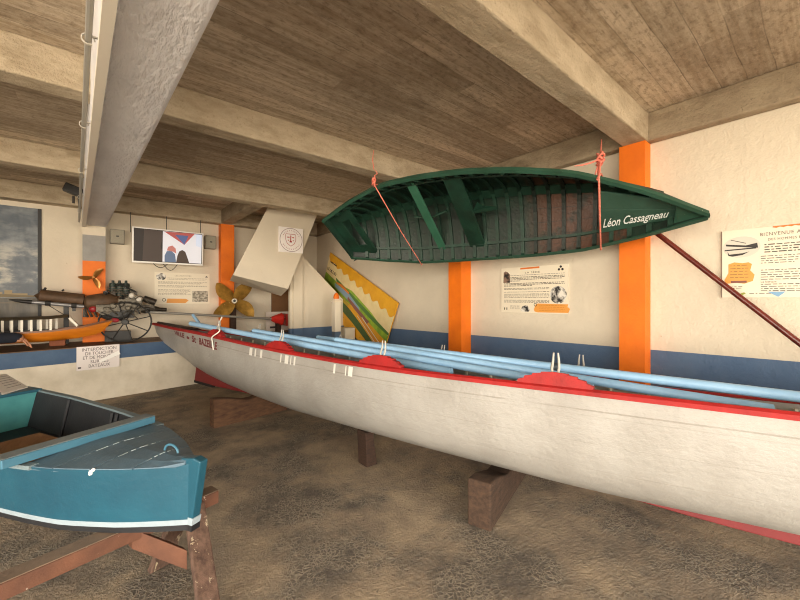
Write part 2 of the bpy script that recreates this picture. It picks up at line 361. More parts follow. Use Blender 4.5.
def hull(s, v, side=-1, inset=0.):
    b = lerp(s, BSx, BSy); zg = lerp(s, ZGx, ZGy); zb = lerp(s, ZBx, ZBy); p = lerp(s, PPx, PPy); q = lerp(s, QQx, QQy)
    b = max(b - inset, .003); zb = min(zb + inset, zg - .004)
    return side * b * max(0., 1 - v ** p) ** (1 / q), zg + (zb - zg) * v
def hullp(s, v, side=-1, out=0., inset=0.):
    y, z = hull(s, v, side, inset); 
    if out:
        y2, z2 = hull(s, min(v + .03, .98), side, inset); ny, nz = -(z2 - z), (y2 - y)
        L = math.hypot(ny, nz) or 1; ny /= L; nz /= L
        if ny * side < 0: ny, nz = -ny, -nz
        y += ny * out; z += nz * out
    return bw(s, y, z)
def paint_hull(name, base, base2, seams, dirt, rough=.45, bump=.3):
    m, n, l, b = nodes(name); uv = n.new('ShaderNodeTexCoord').outputs['UV']; co = coord(n, l); sp = n.new('ShaderNodeSeparateXYZ'); l.new(uv, sp.inputs[0])
    q = math_node(n, l, 'FRACT', math_node(n, l, 'MULTIPLY', math_node(n, l, 'ADD', sp.outputs[1], .02), seams)); e2 = math_node(n, l, 'MULTIPLY', math_node(n, l, 'LESS_THAN', q, .03), .35)
    e1 = math_node(n, l, 'LESS_THAN', math_node(n, l, 'ABSOLUTE', math_node(n, l, 'SUBTRACT', sp.outputs[1], .17)), .0065); e = math_node(n, l, 'MAXIMUM', e1, e2)
    c = mixc(n, l, ramp(n, l, noise(n, l, co, 2.2, 6), .4, .7), hx(base), hx(base2))
    brk = ramp(n, l, noise(n, l, scaled(n, l, co, (2, 2, 8)), 1.5, 4), .3, .5)
    c = mixc(n, l, math_node(n, l, 'MULTIPLY', math_node(n, l, 'MULTIPLY', e, brk), .5), c, hx(dirt))
    l.new(c, b.inputs['Base Color']); b.inputs['Roughness'].default_value = rough
    h = math_node(n, l, 'ADD', math_node(n, l, 'MULTIPLY', e, -.7), math_node(n, l, 'ADD', noise(n, l, co, 28, 5), math_node(n, l, 'MULTIPLY', noise(n, l, scaled(n, l, co, (1, 1, 3)), 7, 6, .7), 1.2)))
    bumped(n, l, b, h, bump, .012); return m
M_hull = paint_hull('white_hull_paint', '#a09d97', '#8f8b84', 4.3, '#6f675c', bump=.45)
M_red = mat('red_paint', '#a01210', '#860d0b', rough=.65, vs=8, bump=.25, chips='#c0605a', chip_lo=.76)
M_keelred = mat('keel_red', '#761415', '#640f10', rough=.6)
M_inner = mat('boat_inner_white', '#d9d3c4', '#bdb5a4', rough=.6)
M_pale = mat('pale_blue_paint', '#9cc4e4', '#8bb4d6', rough=.4, vs=6, bump=.12, chips='#dbe3e4', chip_lo=.76)
M_darkwood = mat('dark_old_wood', '#402a1d', '#281910', rough=.8, vs=6, stretch=(3, 3, 12), bump=.4)
boat = thing('rowing_boat', 'long white clinker rowing boat with red gunwale resting on timber blocks', 'boat', BP + bd * 4.5)
LB = 9.6; ns = 110; nv = 15; mb = MB(); uv = []
rings = []
for i in range(ns + 1):
    s = LB * i / ns if i > 12 else LB * (12 / ns) * (i / 12) ** 1.5
    out = [(hull(s, k / nv, -1), (s, k / nv)) for k in range(nv + 1)] + [(hull(s, k / nv, 1), (s, k / nv)) for k in range(nv - 1, -1, -1)]
    inn = [(hull(s, k / nv, 1, .022), (s, 0)) for k in range(nv + 1)] + [(hull(s, k / nv, -1, .022), (s, 0)) for k in range(nv - 1, -1, -1)]
    rings.append([bw(s, *p) for p, _ in out + inn]); uv += [u for _, u in out + inn]
mb.loft(rings); mb.build('hull', M_hull, boat, smooth=50, uv=uv)
kb = MB(); prof = []
S_ = [1.62 + (LB - 1.62) * i / 40 for i in range(41)]
kbz = lambda s: lerp(s, [1.6, 2.2, 2.9, 6.5, 7.3], [0, 0, .03, .03, 0])
kb.loft([[bw(s, -.022, kbz(s)), bw(s, .022, kbz(s)), bw(s, .022, max(lerp(s, ZBx, ZBy) + .03, .06)), bw(s, -.022, max(lerp(s, ZBx, ZBy) + .03, .06))] for s in S_])
note(kb.build('keel', M_keelred, boat, bevel=.004), 'red keel')
for side in (-1, 1):
    g = MB(); ss = [LB * (i / 70) ** 1.15 for i in range(71)]
    g.loft([[bw(s, side * (max(lerp(s, BSx, BSy), .012) + 0.022), lerp(s, ZGx, ZGy) - .03), bw(s, side * (max(lerp(s, BSx, BSy), .012) + .026), lerp(s, ZGx, ZGy) - .006), bw(s, side * (lerp(s, BSx, BSy) + .012), lerp(s, ZGx, ZGy) + .008),
             bw(s, side * max(lerp(s, BSx, BSy) - .02, .0), lerp(s, ZGx, ZGy) + .008), bw(s, side * max(lerp(s, BSx, BSy) - .026, .0), lerp(s, ZGx, ZGy) - .006), bw(s, side * max(lerp(s, BSx, BSy) - .004, .004), lerp(s, ZGx, ZGy) - .03)] for s in ss])
    note(g.build('gunwale', M_red, boat), 'red gunwale rail')
dk = MB(); ss = [.12 + 1.15 * i / 12 for i in range(13)]
dk.loft([[bw(s, y * max(lerp(s, BSx, BSy) - .012, .004), lerp(s, ZGx, ZGy) + .01 + h) for y, h in ((-1, 0), (-.5, .022), (0, .03), (.5, .022), (1, 0), (0, -.012))] for s in ss])
note(dk.build('foredeck', M_darkwood, boat, smooth=40), 'dark brown foredeck')
for k, s in enumerate([1.5 + .24 * i for i in range(33)]):
    rb = MB(); ps = [hull(s, v, sd, .03) for sd, vv in ((-1, [.06 + .09 * j for j in range(10)]), (1, [.96 - .09 * j for j in range(11)])) for v in vv]
    rb.tube([bw(s, *p) for p in ps], .012, 6); rb.build('rib', M_inner, boat)
for k, s in enumerate((2.95, 4.3, 5.65, 6.95, 8.2)):
    b = lerp(s, BSx, BSy) - .05; z = lerp(s, ZGx, ZGy) - .09; tw = MB()
    tw.loft([[bw(s - .1, y * b, z), bw(s + .1, y * b, z), bw(s + .1, y * b, z + .022), bw(s - .1, y * b, z + .022)] for y in (-1, 1)]); note(tw.build('thwart', M_pale, boat, bevel=.004), 'pale blue thwart')
fl = MB(); ss = [2.2 + 7.0 * i / 20 for i in range(21)]
fl.loft([[bw(s, y * lerp(s, BSx, BSy) * .55, lerp(s, ZBx, ZBy) + .17 + h) for y, h in ((-1, 0), (1, 0), (1, .015), (-1, .015))] for s in ss]); fl.build('bottom_board', M_inner, boat)
def thole(s, side):
    L = .205; zt0 = lambda q: lerp(q, ZGx, ZGy) + .006
    prof = [(-1, .0), (-1, .018), (-.82, .03), (-.8, .042), (-.6, .05), (-.58, .06), (-.36, .066), (-.34, .073), (0, .078), (.34, .073), (.36, .066), (.58, .06), (.6, .05), (.8, .042), (.82, .03), (1, .018), (1, 0)]
    tb = MB(); rr = []
    for off in (.018, -.034):
        rr.append([bw(s + u * L, side * (lerp(s + u * L, BSx, BSy) + off), zt0(s + u * L) + h) for u, h in prof])
    tb.loft(rr); o = note(tb.build('thole_block', M_red, boat), 'red rounded thole block')
    for e in (-.014, .016):
        pm = MB(); y0 = side * (lerp(s, BSx, BSy) - .008); z0 = zt0(s)
        pm.tube([bw(s + e, y0, z0 + .06), bw(s + e * 1.3, y0 - side * .012, z0 + .10), bw(s + e * 1.1, y0 - side * .02, z0 + .14), bw(s + e * .8, y0 - side * .012, z0 + .19)], [.0075, .0075, .007, .005], 8)
        note(pm.build('thole_pin', flat('pin_grey', '#a9a69d', .4), o, smooth=True), 'pale metal thole pin')
for s in (2.55, 3.97, 5.31, 6.57, 7.95):
    for sd in (-1, 1): thole(s, sd)
# painted name, mapped onto the hull
def hull_text(txt, s0, s1, v0, size, m, name, lab):
    vs, fs = text_geo(txt, size, depth=.0, spacing=1.05, bold=.0035); mn, mx = min(v.x for v in vs), max(v.x for v in vs); tm = MB()
    tm.add([hullp(s0 + (v.x - mn) / (mx - mn) * (s1 - s0), v0 - v.y / .62, -1, .004) for v in vs], fs); note(tm.build(name, m, boat), lab)
M_name = flat('name_red', '#6e181c')
hull_text('VILLE', 1.08, 1.50, .235, .115, M_name, 'lettering', 'dark red painted boat name')
hull_text('de', 1.60, 1.70, .215, .06, M_name, 'lettering', 'dark red painted boat name')
hull_text('St', 1.80, 1.95, .25, .13, M_name, 'lettering', 'dark red painted boat name')
hull_text('BAZEILLE', 2.06, 2.62, .255, .125, M_name, 'lettering', 'dark red painted boat name')
M_wp = flat('white_patch', '#d5d2ca', .3)
for s0, s1, bars in ((3.42, 3.70, ((0, .22), (.4, .5), (.8, .95))), (4.02, 4.28, ((.0, .08), (.3, .52), (.64, .7), (.85, .95))), (4.80, 5.04, ((0, .1), (.6, .65), (.75, .95)))):
    for u0, u1 in bars:
        wp = MB()
        n_ = 3
        for k in range(n_):
            a0 = s0 + (u0 + (u1 - u0) * k / n_) * (s1 - s0); a1 = s0 + (u0 + (u1 - u0) * (k + 1) / n_) * (s1 - s0)
            for w0, w1 in ((.065, .10), (.10, .13), (.13, .16), (.16, .19)):
                wp.poly([hullp(a0, w0, -1, .003), hullp(a1, w0, -1, .003), hullp(a1, w1, -1, .003), hullp(a0, w1, -1, .003)])
        note(wp.build('white_mark', M_wp, boat), 'bright white over-painted mark')

# oars lying lengthwise in the boat
def vplane(px, py, off): 
    P0 = BP + bn * off; return onp(px, py, bn, P0.dot(bn))
M_oarcollar = flat('oar_collar', '#39424a', .5)
def oar(pxs, off, r, label, ext=0, cut=False):
    P = [vplane(x, y, off) for x, y in pxs]
    d = (P[-1] - P[-2]).normalized()
    if ext: P.append(P[-1] + d * ext)
    base = (P[0] + P[-1]) / 2; t = thing('oar', label, 'oar', V((base.x, base.y, base.z)), 'pale blue oars in the white boat')
    m = MB(); fine = []
    for i in range(len(P) - 1):
        for k in range(6): fine.append(P[i].lerp(P[i + 1], k / 6))
    fine.append(P[-1]); m.tube(fine, r, 14); m.build('shaft', M_pale, t, smooth=True)
    c = MB(); a = P[0]; q = (P[1] - P[0]).normalized(); c.tube([a - q * .012, a + q * .004], r * .86, 14); note(c.build('end_cap', flat('oar_end', '#6f93aa'), t), 'darker sawn end')
    return t, P, d
o4, P4, d4 = oar([(388, 346.5), (800, 397)], .10, .029, 'pale blue oar on top of the bundle running out of the right edge', 1.0)
c = MB(); q = vplane(556, 367.2, .10); dd = (P4[1] - P4[0]).normalized(); c.tube([q - dd * .03, q + dd * .03], .0305, 14); note(c.build('collar', M_oarcollar, o4), 'dark collar at the thole pins')
oar([(336, 339.7), (700, 398)], .04, .028, 'pale blue oar second in the bundle starting near the small white post', .3)
oar([(254, 331), (560, 383)], -.04, .030, 'pale blue oar whose sawn end lies just behind the second thole block', .2)
oar([(191, 323.5), (440, 370)], -.12, .032, 'pale blue oar whose sawn end points over the bow name', .1)
oar([(318, 337.5), (470, 356)], .27, .026, 'greyish blue oar at the far gunwale behind the others', .6)
pk = MB(); p0, p1 = vplane(193, 315, .05), vplane(201, 326, .02); pk.tube([p0, p1], .022, 10); tag(pk.build('wooden_peg', M_pale, None, p1, smooth=True), 'short pale blue peg sticking up at the bow end of the oars', 'peg')

# timber blocks carrying the boat
def block(p_near, direc, L, w, h, label, notch_at, notch, m, end=0):
    "beam-like block laid across under the keel, notched where the keel sits"
    d = V(direc).normalized(); nn = V((-d.y, d.x, 0)); o = V(p_near); mb = MB()
    prof = [(0, 0), (L, 0), (L, h - .03), (notch_at + .16, h - notch - .01), (notch_at + .05, h - notch - .06), (notch_at - .05, h - notch - .06), (max(notch_at - .3, .05), h - .012), (0, h)]
    mb.prism([o + d * a + V((0, 0, b)) for a, b in prof], nn * w)
    ob = mb.build('timber_block', m, None, o + d * L / 2, bevel=.012); return tag(ob, label, 'timber block')
M_block = mat('rough_block_wood', '#4e392a', '#302218', rough=.88, vs=5, stretch=(2, 6, 8), bump=.5, chips='#8a7663', chip_lo=.68)
pm = onZ(491, 533, 0); block(pm, (.953, .30, 0), .95, .16, .31, 'heavy rough wooden block under the middle of the white boat', .43, .03, M_block)
pf = onZ(214, 429, 0); block(pf, (.987, .16, 0), .95, .13, .335, 'long dark wooden beam under the bow end of the white boat', .43, .02, mat('brown_beam_wood', '#64462f', '#432c1e', rough=.85, vs=4, stretch=(2, 6, 8), bump=.4))
pb = onZ(367, 468, 0); pt_ = onZ(365, 436, .26); wd = MB()
wd.loft([[V((pb.x + (1 - k) * u * .07 + k * (u * .05 + .0) , pb.y + w * .14 + k * .02, k * .30)) for u, w in ((0, 0), (1.6, 0), (1.6, 1), (0, 1))] for k in (0, .15, 1)])
tag(wd.build('wooden_chock', M_darkwood, None, pb, bevel=.006), 'small dark upright wooden chock between the two blocks', 'chock')
fc = MB(); fc.loft([[bw(q_, -.024, -.03), bw(q_, .024, -.03), bw(q_, .024, .004), bw(q_, -.024, .004)] for q_ in (1.62, 2.1)]); note(fc.build('keel_shoe', flat('black_block', '#15120f', .8), boat), 'black shoe under the keel end')
wc_ = MB(); cs_ = [vplane(222, 317, -.1), vplane(219, 324, -.16), vplane(219.5, 331, -.24), hullp(2.56, .02, -1, .045), hullp(2.52, .12, -1, .02), hullp(2.53, .27, -1, .012)]; wc_.tube(spline(cs_), .008, 8); tag(wc_.build('white_cord', flat('cord_white', '#e9e4da', .6), None, cs_[3], smooth=True), 'short white cord hanging over the gunwale across the painted boat name', 'cord')

# ------------------------------------------------------------------ green skiff slung from the ceiling
GS, GB = V((2.24, 3.865, 2.188)), V((3.385, .58, 2.082)); GA = (GB - GS); GL = GA.length; GA.normalize()
gb = V((-.775, -.288, .563)); gb = (gb - GA * gb.dot(GA)).normalized(); gn = V((-.54, -.162, -.826)); gn = (gn - GA * gn.dot(GA) - gb * gn.dot(gb)).normalized()
GWx, GWy = smooth_tab([0, .12, .25, .37, .5, .62, .75, .87, .95, 1], [.327, .478, .596, .607, .588, .538, .448, .266, .11, .006], 60, 2)
def gsh(T): return ((.188 * (1 - 2 * T) ** 2 if T < .5 else .117 * (2 * T - 1) ** 2) - (.188 * (1 - T) + .117 * T))
GDx, GDy = [0, .1, .3, .6, .8, .9, .96, 1], [.33, .37, .41, .41, .38, .28, .14, .03]
def gw(T, y, z): return GS + GA * (GL * T) + gb * y + gn * (gsh(T) + z)
def gsec(T, f, ins=0.):
    w = max(lerp(T, GWx, GWy) - ins, .003); D = lerp(T, GDx, GDy) - ins
    c = math.cos(f)
    return w * c, -D * (1 - abs(c) ** 1.55)
def gp(T, f, ins=0., dz=0.):
    y, z = gsec(T, f, ins); return gw(T, y, z + dz)
def gmat(name, brown=False):
    m, n, l, b = nodes(name); uv = n.new('ShaderNodeTexCoord').outputs['UV']; co = coord(n, l); sp = n.new('ShaderNodeSeparateXYZ'); l.new(uv, sp.inputs[0])
    c = mixc(n, l, ramp(n, l, noise(n, l, co, 4, 6), .35, .7), hx('#122a1d'), hx('#08130d'))
    if brown:
        f = math_node(n, l, 'MULTIPLY', ramp(n, l, sp.outputs[0], .60, .66), ramp(n, l, noise(n, l, co, 5, 5), .36, .5)); f = math_node(n, l, 'MULTIPLY', f, math_node(n, l, 'LESS_THAN', sp.outputs[0], .86))
        c = mixc(n, l, f, c, hx('#4a2e1e'))
    q = math_node(n, l, 'FRACT', math_node(n, l, 'MULTIPLY', sp.outputs[1], 13)); e = math_node(n, l, 'LESS_THAN', q, .07)
    c = mixc(n, l, math_node(n, l, 'MULTIPLY', e, .5), c, hx('#0a130e'))
    c = mixc(n, l, math_node(n, l, 'MULTIPLY', ramp(n, l, noise(n, l, co, 34, 5, .7), .72, .75), .4), c, hx('#7f957f'))
    l.new(c, b.inputs['Base Color']); b.inputs['Roughness'].default_value = .5
    bumped(n, l, b, math_node(n, l, 'ADD', q, noise(n, l, co, 30, 4)), .4, .012); return m
M_gin = gmat('green_hull_paint', True)
M_green = mat('dark_green_paint', '#17382a', '#0f241a', rough=.5, vs=7, bump=.3, chips='#6f8f78', chip_lo=.75, chip_scale=20)
M_pgreen = mat('mid_green_paint', '#356650', '#2b5843', rough=.5)
M_edgegreen = mat('gunwale_green', '#2c5040', '#22402f', rough=.5, chips='#a9ad95', chip_lo=.68, chip_scale=26)
sk = thing('skiff', 'dark green open skiff slung on its side from the ceiling with ropes', 'boat', gw(.5, 0, 0))
FS = [math.pi * (.0 + k / 22) for k in range(23)]
mb = MB(); rings = []; uv = []
for i in range(61):
    T = (i / 60) * .997
    rings.append([gp(T, f) for f in FS] + [gp(T, f, .018, .002) for f in FS[::-1]]); uv += [(T, f / math.pi) for f in FS] + [(T, f / math.pi) for f in FS[::-1]]
mb.loft(rings); mb.build('hull', M_gin, sk, smooth=50, uv=uv)
tr = MB(); ring = [gp(0, f, .0) for f in FS]; tr.prism(ring, GA * .035); note(tr.build('transom', M_green, sk), 'flat green transom')
for sgn in (1, -1):
    g = MB(); Ts = [i / 50 * .995 for i in range(51)]
    g.loft([[gw(T, sgn * (lerp(T, GWx, GWy) + .012), -.03), gw(T, sgn * (lerp(T, GWx, GWy) + .014), .006), gw(T, sgn * max(lerp(T, GWx, GWy) - .022, .001), .008), gw(T, sgn * max(lerp(T, GWx, GWy) - .022, .001), -.02), gw(T, sgn * max(lerp(T, GWx, GWy) - .008, .0005), -.03)] for T in Ts])
    note(g.build('gunwale', M_edgegreen, sk), 'worn green gunwale strip')
for i in range(24):
    T = .06 + .038 * i * 1.0
    if T > .945: break
    rb = MB(); fs = [.06 + (math.pi - .12) * k / 22 for k in range(23)]
    ctr = [gp(T, f, .026) for f in fs]
    rb.loft([[gp(T - .005, f, .018), gp(T + .005, f, .018), gp(T + .005, f, .046), gp(T - .005, f, .046)] for f in fs]); rb.build('rib', M_gin if .62 < T < .8 else M_green, sk)
for f in (.62, math.pi - .62):
    st = MB(); Ts = [.02 + .9 * k / 40 for k in range(41)]
    st.loft([[gp(T, f - .035, .036), gp(T, f + .035, .036), gp(T, f + .035, .052), gp(T, f - .035, .052)] for T in Ts]); st.build('riser', M_green, sk)
kl = MB(); Ts = [.02 + .9 * k / 30 for k in range(31)]
kl.loft([[gw(T, -.05, -lerp(T, GDx, GDy) + .02), gw(T, .05, -lerp(T, GDx, GDy) + .02), gw(T, .05, -lerp(T, GDx, GDy) + .045), gw(T, -.05, -lerp(T, GDx, GDy) + .045)] for T in Ts]); kl.build('keelson', M_green, sk)
def gthwart(T0, T1, m, z=-.09, th=.028):
    tw = MB(); r = []
    for sgn in (-1, 1):
        w0, w1 = lerp(T0, GWx, GWy) * .82, lerp(T1, GWx, GWy) * .82
        r.append([gw(T0, sgn * w0, z), gw(T1, sgn * w1, z), gw(T1, sgn * w1, z - th), gw(T0, sgn * w0, z - th)])
    tw.loft(r); return tw.build('thwart', m, sk, bevel=.004)
th1 = note(gthwart(.315, .34, M_pgreen), 'narrow mid green thwart'); th2 = gthwart(.425, .475, M_green)
kn = MB(); kn.tube([gw(.275, .0, -.16), gw(.33, -.03, -.14), gw(.39, .03, -.15)], .014, 8); kn.build('foot_brace', M_green, th1)
kn = MB(); q = lambda T, y, z: gw(T, y, z)
kn.prism([q(.475, .0, -.10), q(.545, .02, -.11), q(.50, .0, -.16), q(.48, .0, -.22)], gb * .04); kn.build('knee', M_green, th2)
# stern seat with an oblong slot
ssx = MB(); T0, T1 = .012, .085
for y0, y1, t0, t1 in ((-1, 1, T0, .045), (-1, -.62, .045, T1), (.62, 1, .045, T1), (-1, 1, T1 - .008, T1 + .012)):
    r = []
    for T in (t0, t1):
        w = lerp(T, GWx, GWy) * .86; r.append([gw(T, y0 * w, -.055), gw(T, y1 * w, -.055), gw(T, y1 * w, -.08), gw(T, y0 * w, -.08)])
    ssx.loft(r)
note(ssx.build('stern_seat', M_green, sk), 'stern bench with long slot')
skg = MB(); skg.prism([gw(.02, -.33, -.02), gw(.16, -.50, -.03), gw(.16, -.5, -.07), gw(.02, -.40, -.05), gw(-.012, -.43, -.04)], gn * -.03); skg.build('rubbing_strake', M_green, sk)
# bow deck planks
for y0, y1, lab in ((.03, .62, 'upper bow plank'), (-.84, .02, 'lower bow plank carrying the painted name')):
    dm = MB(); r = []
    for T in (.795, .85, .905, .95):
        w = lerp(T, GWx, GWy) * .86; r.append([gw(T, y0 * w, -.062), gw(T, y1 * w, -.062), gw(T, y1 * w, -.08), gw(T, y0 * w, -.08)])
    dm.loft(r); o = note(dm.build('bow_plank', mat('bow_plank_green', '#38584a', '#2c483b', rough=.5, vs=6), sk, bevel=.003), lab)
vs, fs = text_geo('Léon Cassagneau', .165, shear=.3, depth=.0, spacing=1.0, bold=.0015); mn, mx = min(v.x for v in vs), max(v.x for v in vs); tm = MB()
for v in vs:
    u = (v.x - mn) / (mx - mn); T = .802 + .128 * u; sc = 1 - .28 * u; w = lerp(T, GWx, GWy)
    tm.v.append(gw(T, (-.155 + .085 * u) + v.y * sc * .9 - .045 * (1 - u), -.058))
tm.f = [list(f) for f in fs]; tm.mi = [0] * len(fs); note(tm.build('lettering', flat('letter_white', '#e9eee9'), o), 'white script name')
bh = MB(); bh.loft([[gw(T, y * max(lerp(T, GWx, GWy) * .84, .002), z) for y, z in ((-1, -.02), (1, -.02), (1, -.035), (-1, -.035))] for T in (.94, .97, .99)]); bh.build('breasthook', M_edgegreen, sk)
for T, y in ((.83, .66), (.90, .6)):
    s_ = MB(); w = lerp(T, GWx, GWy); s_.tube([gw(T, y * w, -.1), gw(T, w * .9, -.03)], .012, 6); s_.build('strut', M_green, sk)
# ropes
M_rope = mat('salmon_rope', '#e58a76', '#d0634f', rough=.8, vs=60, bump=.5, bs_=150)
def sling(T, top, label, tails, r=.007, knot=.03, strands=1):
    t = thing('rope_sling', label, 'rope', top, 'ropes slinging the green skiff')
    U, L = gw(T, lerp(T, GWx, GWy) + .035, .02), gw(T, -lerp(T, GWx, GWy) - .035, .012)
    lp = MB(); top = V(top); 
    path = [top + V((0, 0, -.02)), U, gw(T, 0, .03), L] + [gp(T, math.pi - f, -.03) for f in [.1 + (math.pi - .2) * k / 16 for k in range(17)]] + [U + V((0, .01, -.01)), top + V((.012, .012, -.02))]
    lp.tube(path, r, 8); lp.build('loop', M_rope, t, smooth=60)
    kn = MB(); ph = []
    for k in range(60):
        a = k * .55; h = k / 59
        ph.append(top + V((math.cos(a) * knot * (.75 + .25 * math.sin(h * 19)), math.sin(a) * knot * (.75 + .25 * math.cos(h * 17)), -.05 + knot * 3.4 * h + .012 * math.sin(a * 1.7))))
    kn.tube(ph, r * 1.15, 7); kn.build('knot', M_rope, t, smooth=60)
    for tl in tails:
        m = MB(); m.tube([top + V(p) for p in tl], [r * .9] * (len(tl) - 1) + [r * .5], 7); m.build('tail', M_rope, t, smooth=60)
    return t
kt = onp(375, 187, (0, 1, 0), 3.33)
r1 = gw(.245, lerp(.245, GWx, GWy) + .03, .02)
sling(.245, r1 + V((-.0, .02, .07)), 'pink rope loop tied around the stern end of the green skiff', [[(0, 0, .03), (.03, -.02, .06), (.01, .0, .1)], [(0, 0, .1), (.0, .02, .2), (.02, .03, .30)]], .0055, .02)
r2 = gw(.797, lerp(.797, GWx, GWy) + .03, .02); rt2 = onZ(601.5, 139.5, BB) ; kk = r2.lerp(rt2, .45)
sling(.797, kk, 'pink rope with a big knot tied around the bow end of the green skiff', [[(0, 0, 0), (-.05, .05, -.03), (-.11, .1, -.05), (-.15, .14, -.055)], [(0, 0, 0), (-.015, .02, -.08), (-.04, .03, -.16)], [V((0, 0, 0)), (rt2 - kk) * .5, rt2 - kk]], .0075, .03)


# ------------------------------------------------------------------ maroon spar leaning by the right wall
sp0, sp1 = onX(652, 229.5, 3.81), onX(800, 343.5, 3.81); dd = (sp1 - sp0).normalized(); e0 = sp0 - dd * .12
k = (0.02 - sp0.z) / dd.z; e1 = sp0 + dd * k
pm = MB(); pm.tube([e0.lerp(e1, i / 12) for i in range(13)], .021, 12)
tag(pm.build('spar', mat('maroon_varnish', '#6a2a20', '#4c1c17', rough=.25, vs=4, stretch=(1, 3, 3), bump=.1), None, e1, smooth=True), 'long glossy maroon spar leaning aslant against the right wall', 'spar')

# ------------------------------------------------------------------ teal skiff on a trestle (left foreground)
TS = V((.36, 1.98, 0)); td = V((-.45, .893, 0)).normalized(); tn = V((td.y, -td.x, 0))
TBx, TBy = smooth_tab([0, .1, .3, .6, .8, 1.0, 1.3, 2.0, 2.6, 3.1], [.02, .08, .185, .295, .335, .365, .405, .465, .475, .44], 62, 1)
TG = .70; TZB = .385
def tw_(s, y, z): return TS + td * s + tn * y + V((0, 0, z))
def tg(s): return TG - .01 * math.sin(min(s, 2.5)) + (.015 if s < .05 else 0)
def tb(s): return TZB + .012 * max(0, 1 - s / .5) + .0
M_teal = mat('teal_paint', '#1d5366', '#19485b', rough=.4, vs=3, bump=.2, bs_=30, chips='#cfe0df', chip_lo=.76, chip_scale=24)
M_tealin = mat('teal_inside', '#4f9a9d', '#3f868b', rough=.5)
M_deck = mat('grey_deck_paint', '#566e7e', '#475d6b', rough=.5, vs=4, bump=.25, chips='#8aa3ad', chip_lo=.72)
M_cyan = mat('sky_blue_paint', '#44748a', '#3c6a80', rough=.4, bump=.1)
M_black = mat('black_bottom_paint', '#121316', '#1d1e22', rough=.6, chips='#a8adb0', chip_lo=.74, chip_scale=30)
M_stripe = mat('white_stripe_paint', '#9fadb6', '#8f9da6', rough=.5, chips='#a08a58', chip_lo=.70)
M_darkin = mat('black_inside', '#191b20', '#26282c', rough=.7)
tk = thing('skiff', 'teal flat-bottomed skiff resting its bow on a wooden trestle', 'boat', tw_(1.5, 0, TZB))
def thull_mat_rings(z0f, z1f, w0, w1, name, m, lab):
    ob = MB(); ss = [3.1 * (i / 40) ** 1.1 for i in range(41)]
    for side in (-1, 1):
        ob.loft([[tw_(s, side * (lerp(s, TBx, TBy) * w0(s)), z0f(s)), tw_(s, side * (lerp(s, TBx, TBy) * w1(s)), z1f(s)),
                  tw_(s, side * max(lerp(s, TBx, TBy) * w1(s) - .02, .001), z1f(s)), tw_(s, side * max(lerp(s, TBx, TBy) * w0(s) - .02, .001), z0f(s))] for s in ss])
    return note(ob.build(name, m, tk, smooth=50), lab)
fl_ = lambda z: (.86 + .14 * (z - TZB) / (TG - TZB))
za, zb_, zc = lambda s: tb(s), lambda s: tb(s) + .027, lambda s: tb(s) + .052
wf = lambda zf: (lambda s: fl_(zf(s)))
thull_mat_rings(zc, tg, wf(zc), wf(tg), 'topsides', M_teal, 'teal painted sides')
thull_mat_rings(zb_, zc, wf(zb_), wf(zc), 'stripe', M_stripe, 'white waterline stripe')
thull_mat_rings(za, zb_, wf(za), wf(zb_), 'boot_top', M_black, 'black lower edge')
bt = MB(); ss = [3.1 * i / 30 for i in range(31)]
bt.loft([[tw_(s, -lerp(s, TBx, TBy) * .86, tb(s) + .001), tw_(s, lerp(s, TBx, TBy) * .86, tb(s) + .001), tw_(s, lerp(s, TBx, TBy) * .86, tb(s) + .02), tw_(s, -lerp(s, TBx, TBy) * .86, tb(s) + .02)] for s in ss]); note(bt.build('bottom', M_black, tk), 'black flat bottom')
for side in (-1, 1):   # dark lining inside the cockpit
    ln = MB(); ss = [.8 + 1.75 * i / 20 for i in range(21)]
    ln.loft([[tw_(s, side * (lerp(s, TBx, TBy) * .87 - .022), tb(s) + .02), tw_(s, side * (lerp(s, TBx, TBy) - .022), tg(s) - .006), tw_(s, side * (lerp(s, TBx, TBy) - .03), tg(s) - .006), tw_(s, side * (lerp(s, TBx, TBy) * .87 - .03), tb(s) + .02)] for s in ss]); note(ln.build('lining', M_darkin, tk), 'black inner planking')
    gwl = MB(); ss = [.7 + 2.4 * i / 24 for i in range(25)]
    gwl.loft([[tw_(s, side * (lerp(s, TBx, TBy) - .03), tg(s) - .012), tw_(s, side * (lerp(s, TBx, TBy) + .008), tg(s) - .012), tw_(s, side * (lerp(s, TBx, TBy) + .008), tg(s) + .008), tw_(s, side * (lerp(s, TBx, TBy) - .03), tg(s) + .008)] for s in ss])
    note(gwl.build('gunwale', mat('grey_gunwale', '#6f7f84', '#5b6a70'), tk), 'greyish gunwale strip')
    for s in (1.25, 1.32, 2.0):
        fm = MB(); fm.tube([tw_(s, side * (lerp(s, TBx, TBy) * .87 - .03), tb(s) + .03), tw_(s, side * (lerp(s, TBx, TBy) - .035), tg(s) - .01)], .016, 6); fm.build('frame', M_darkin, tk)
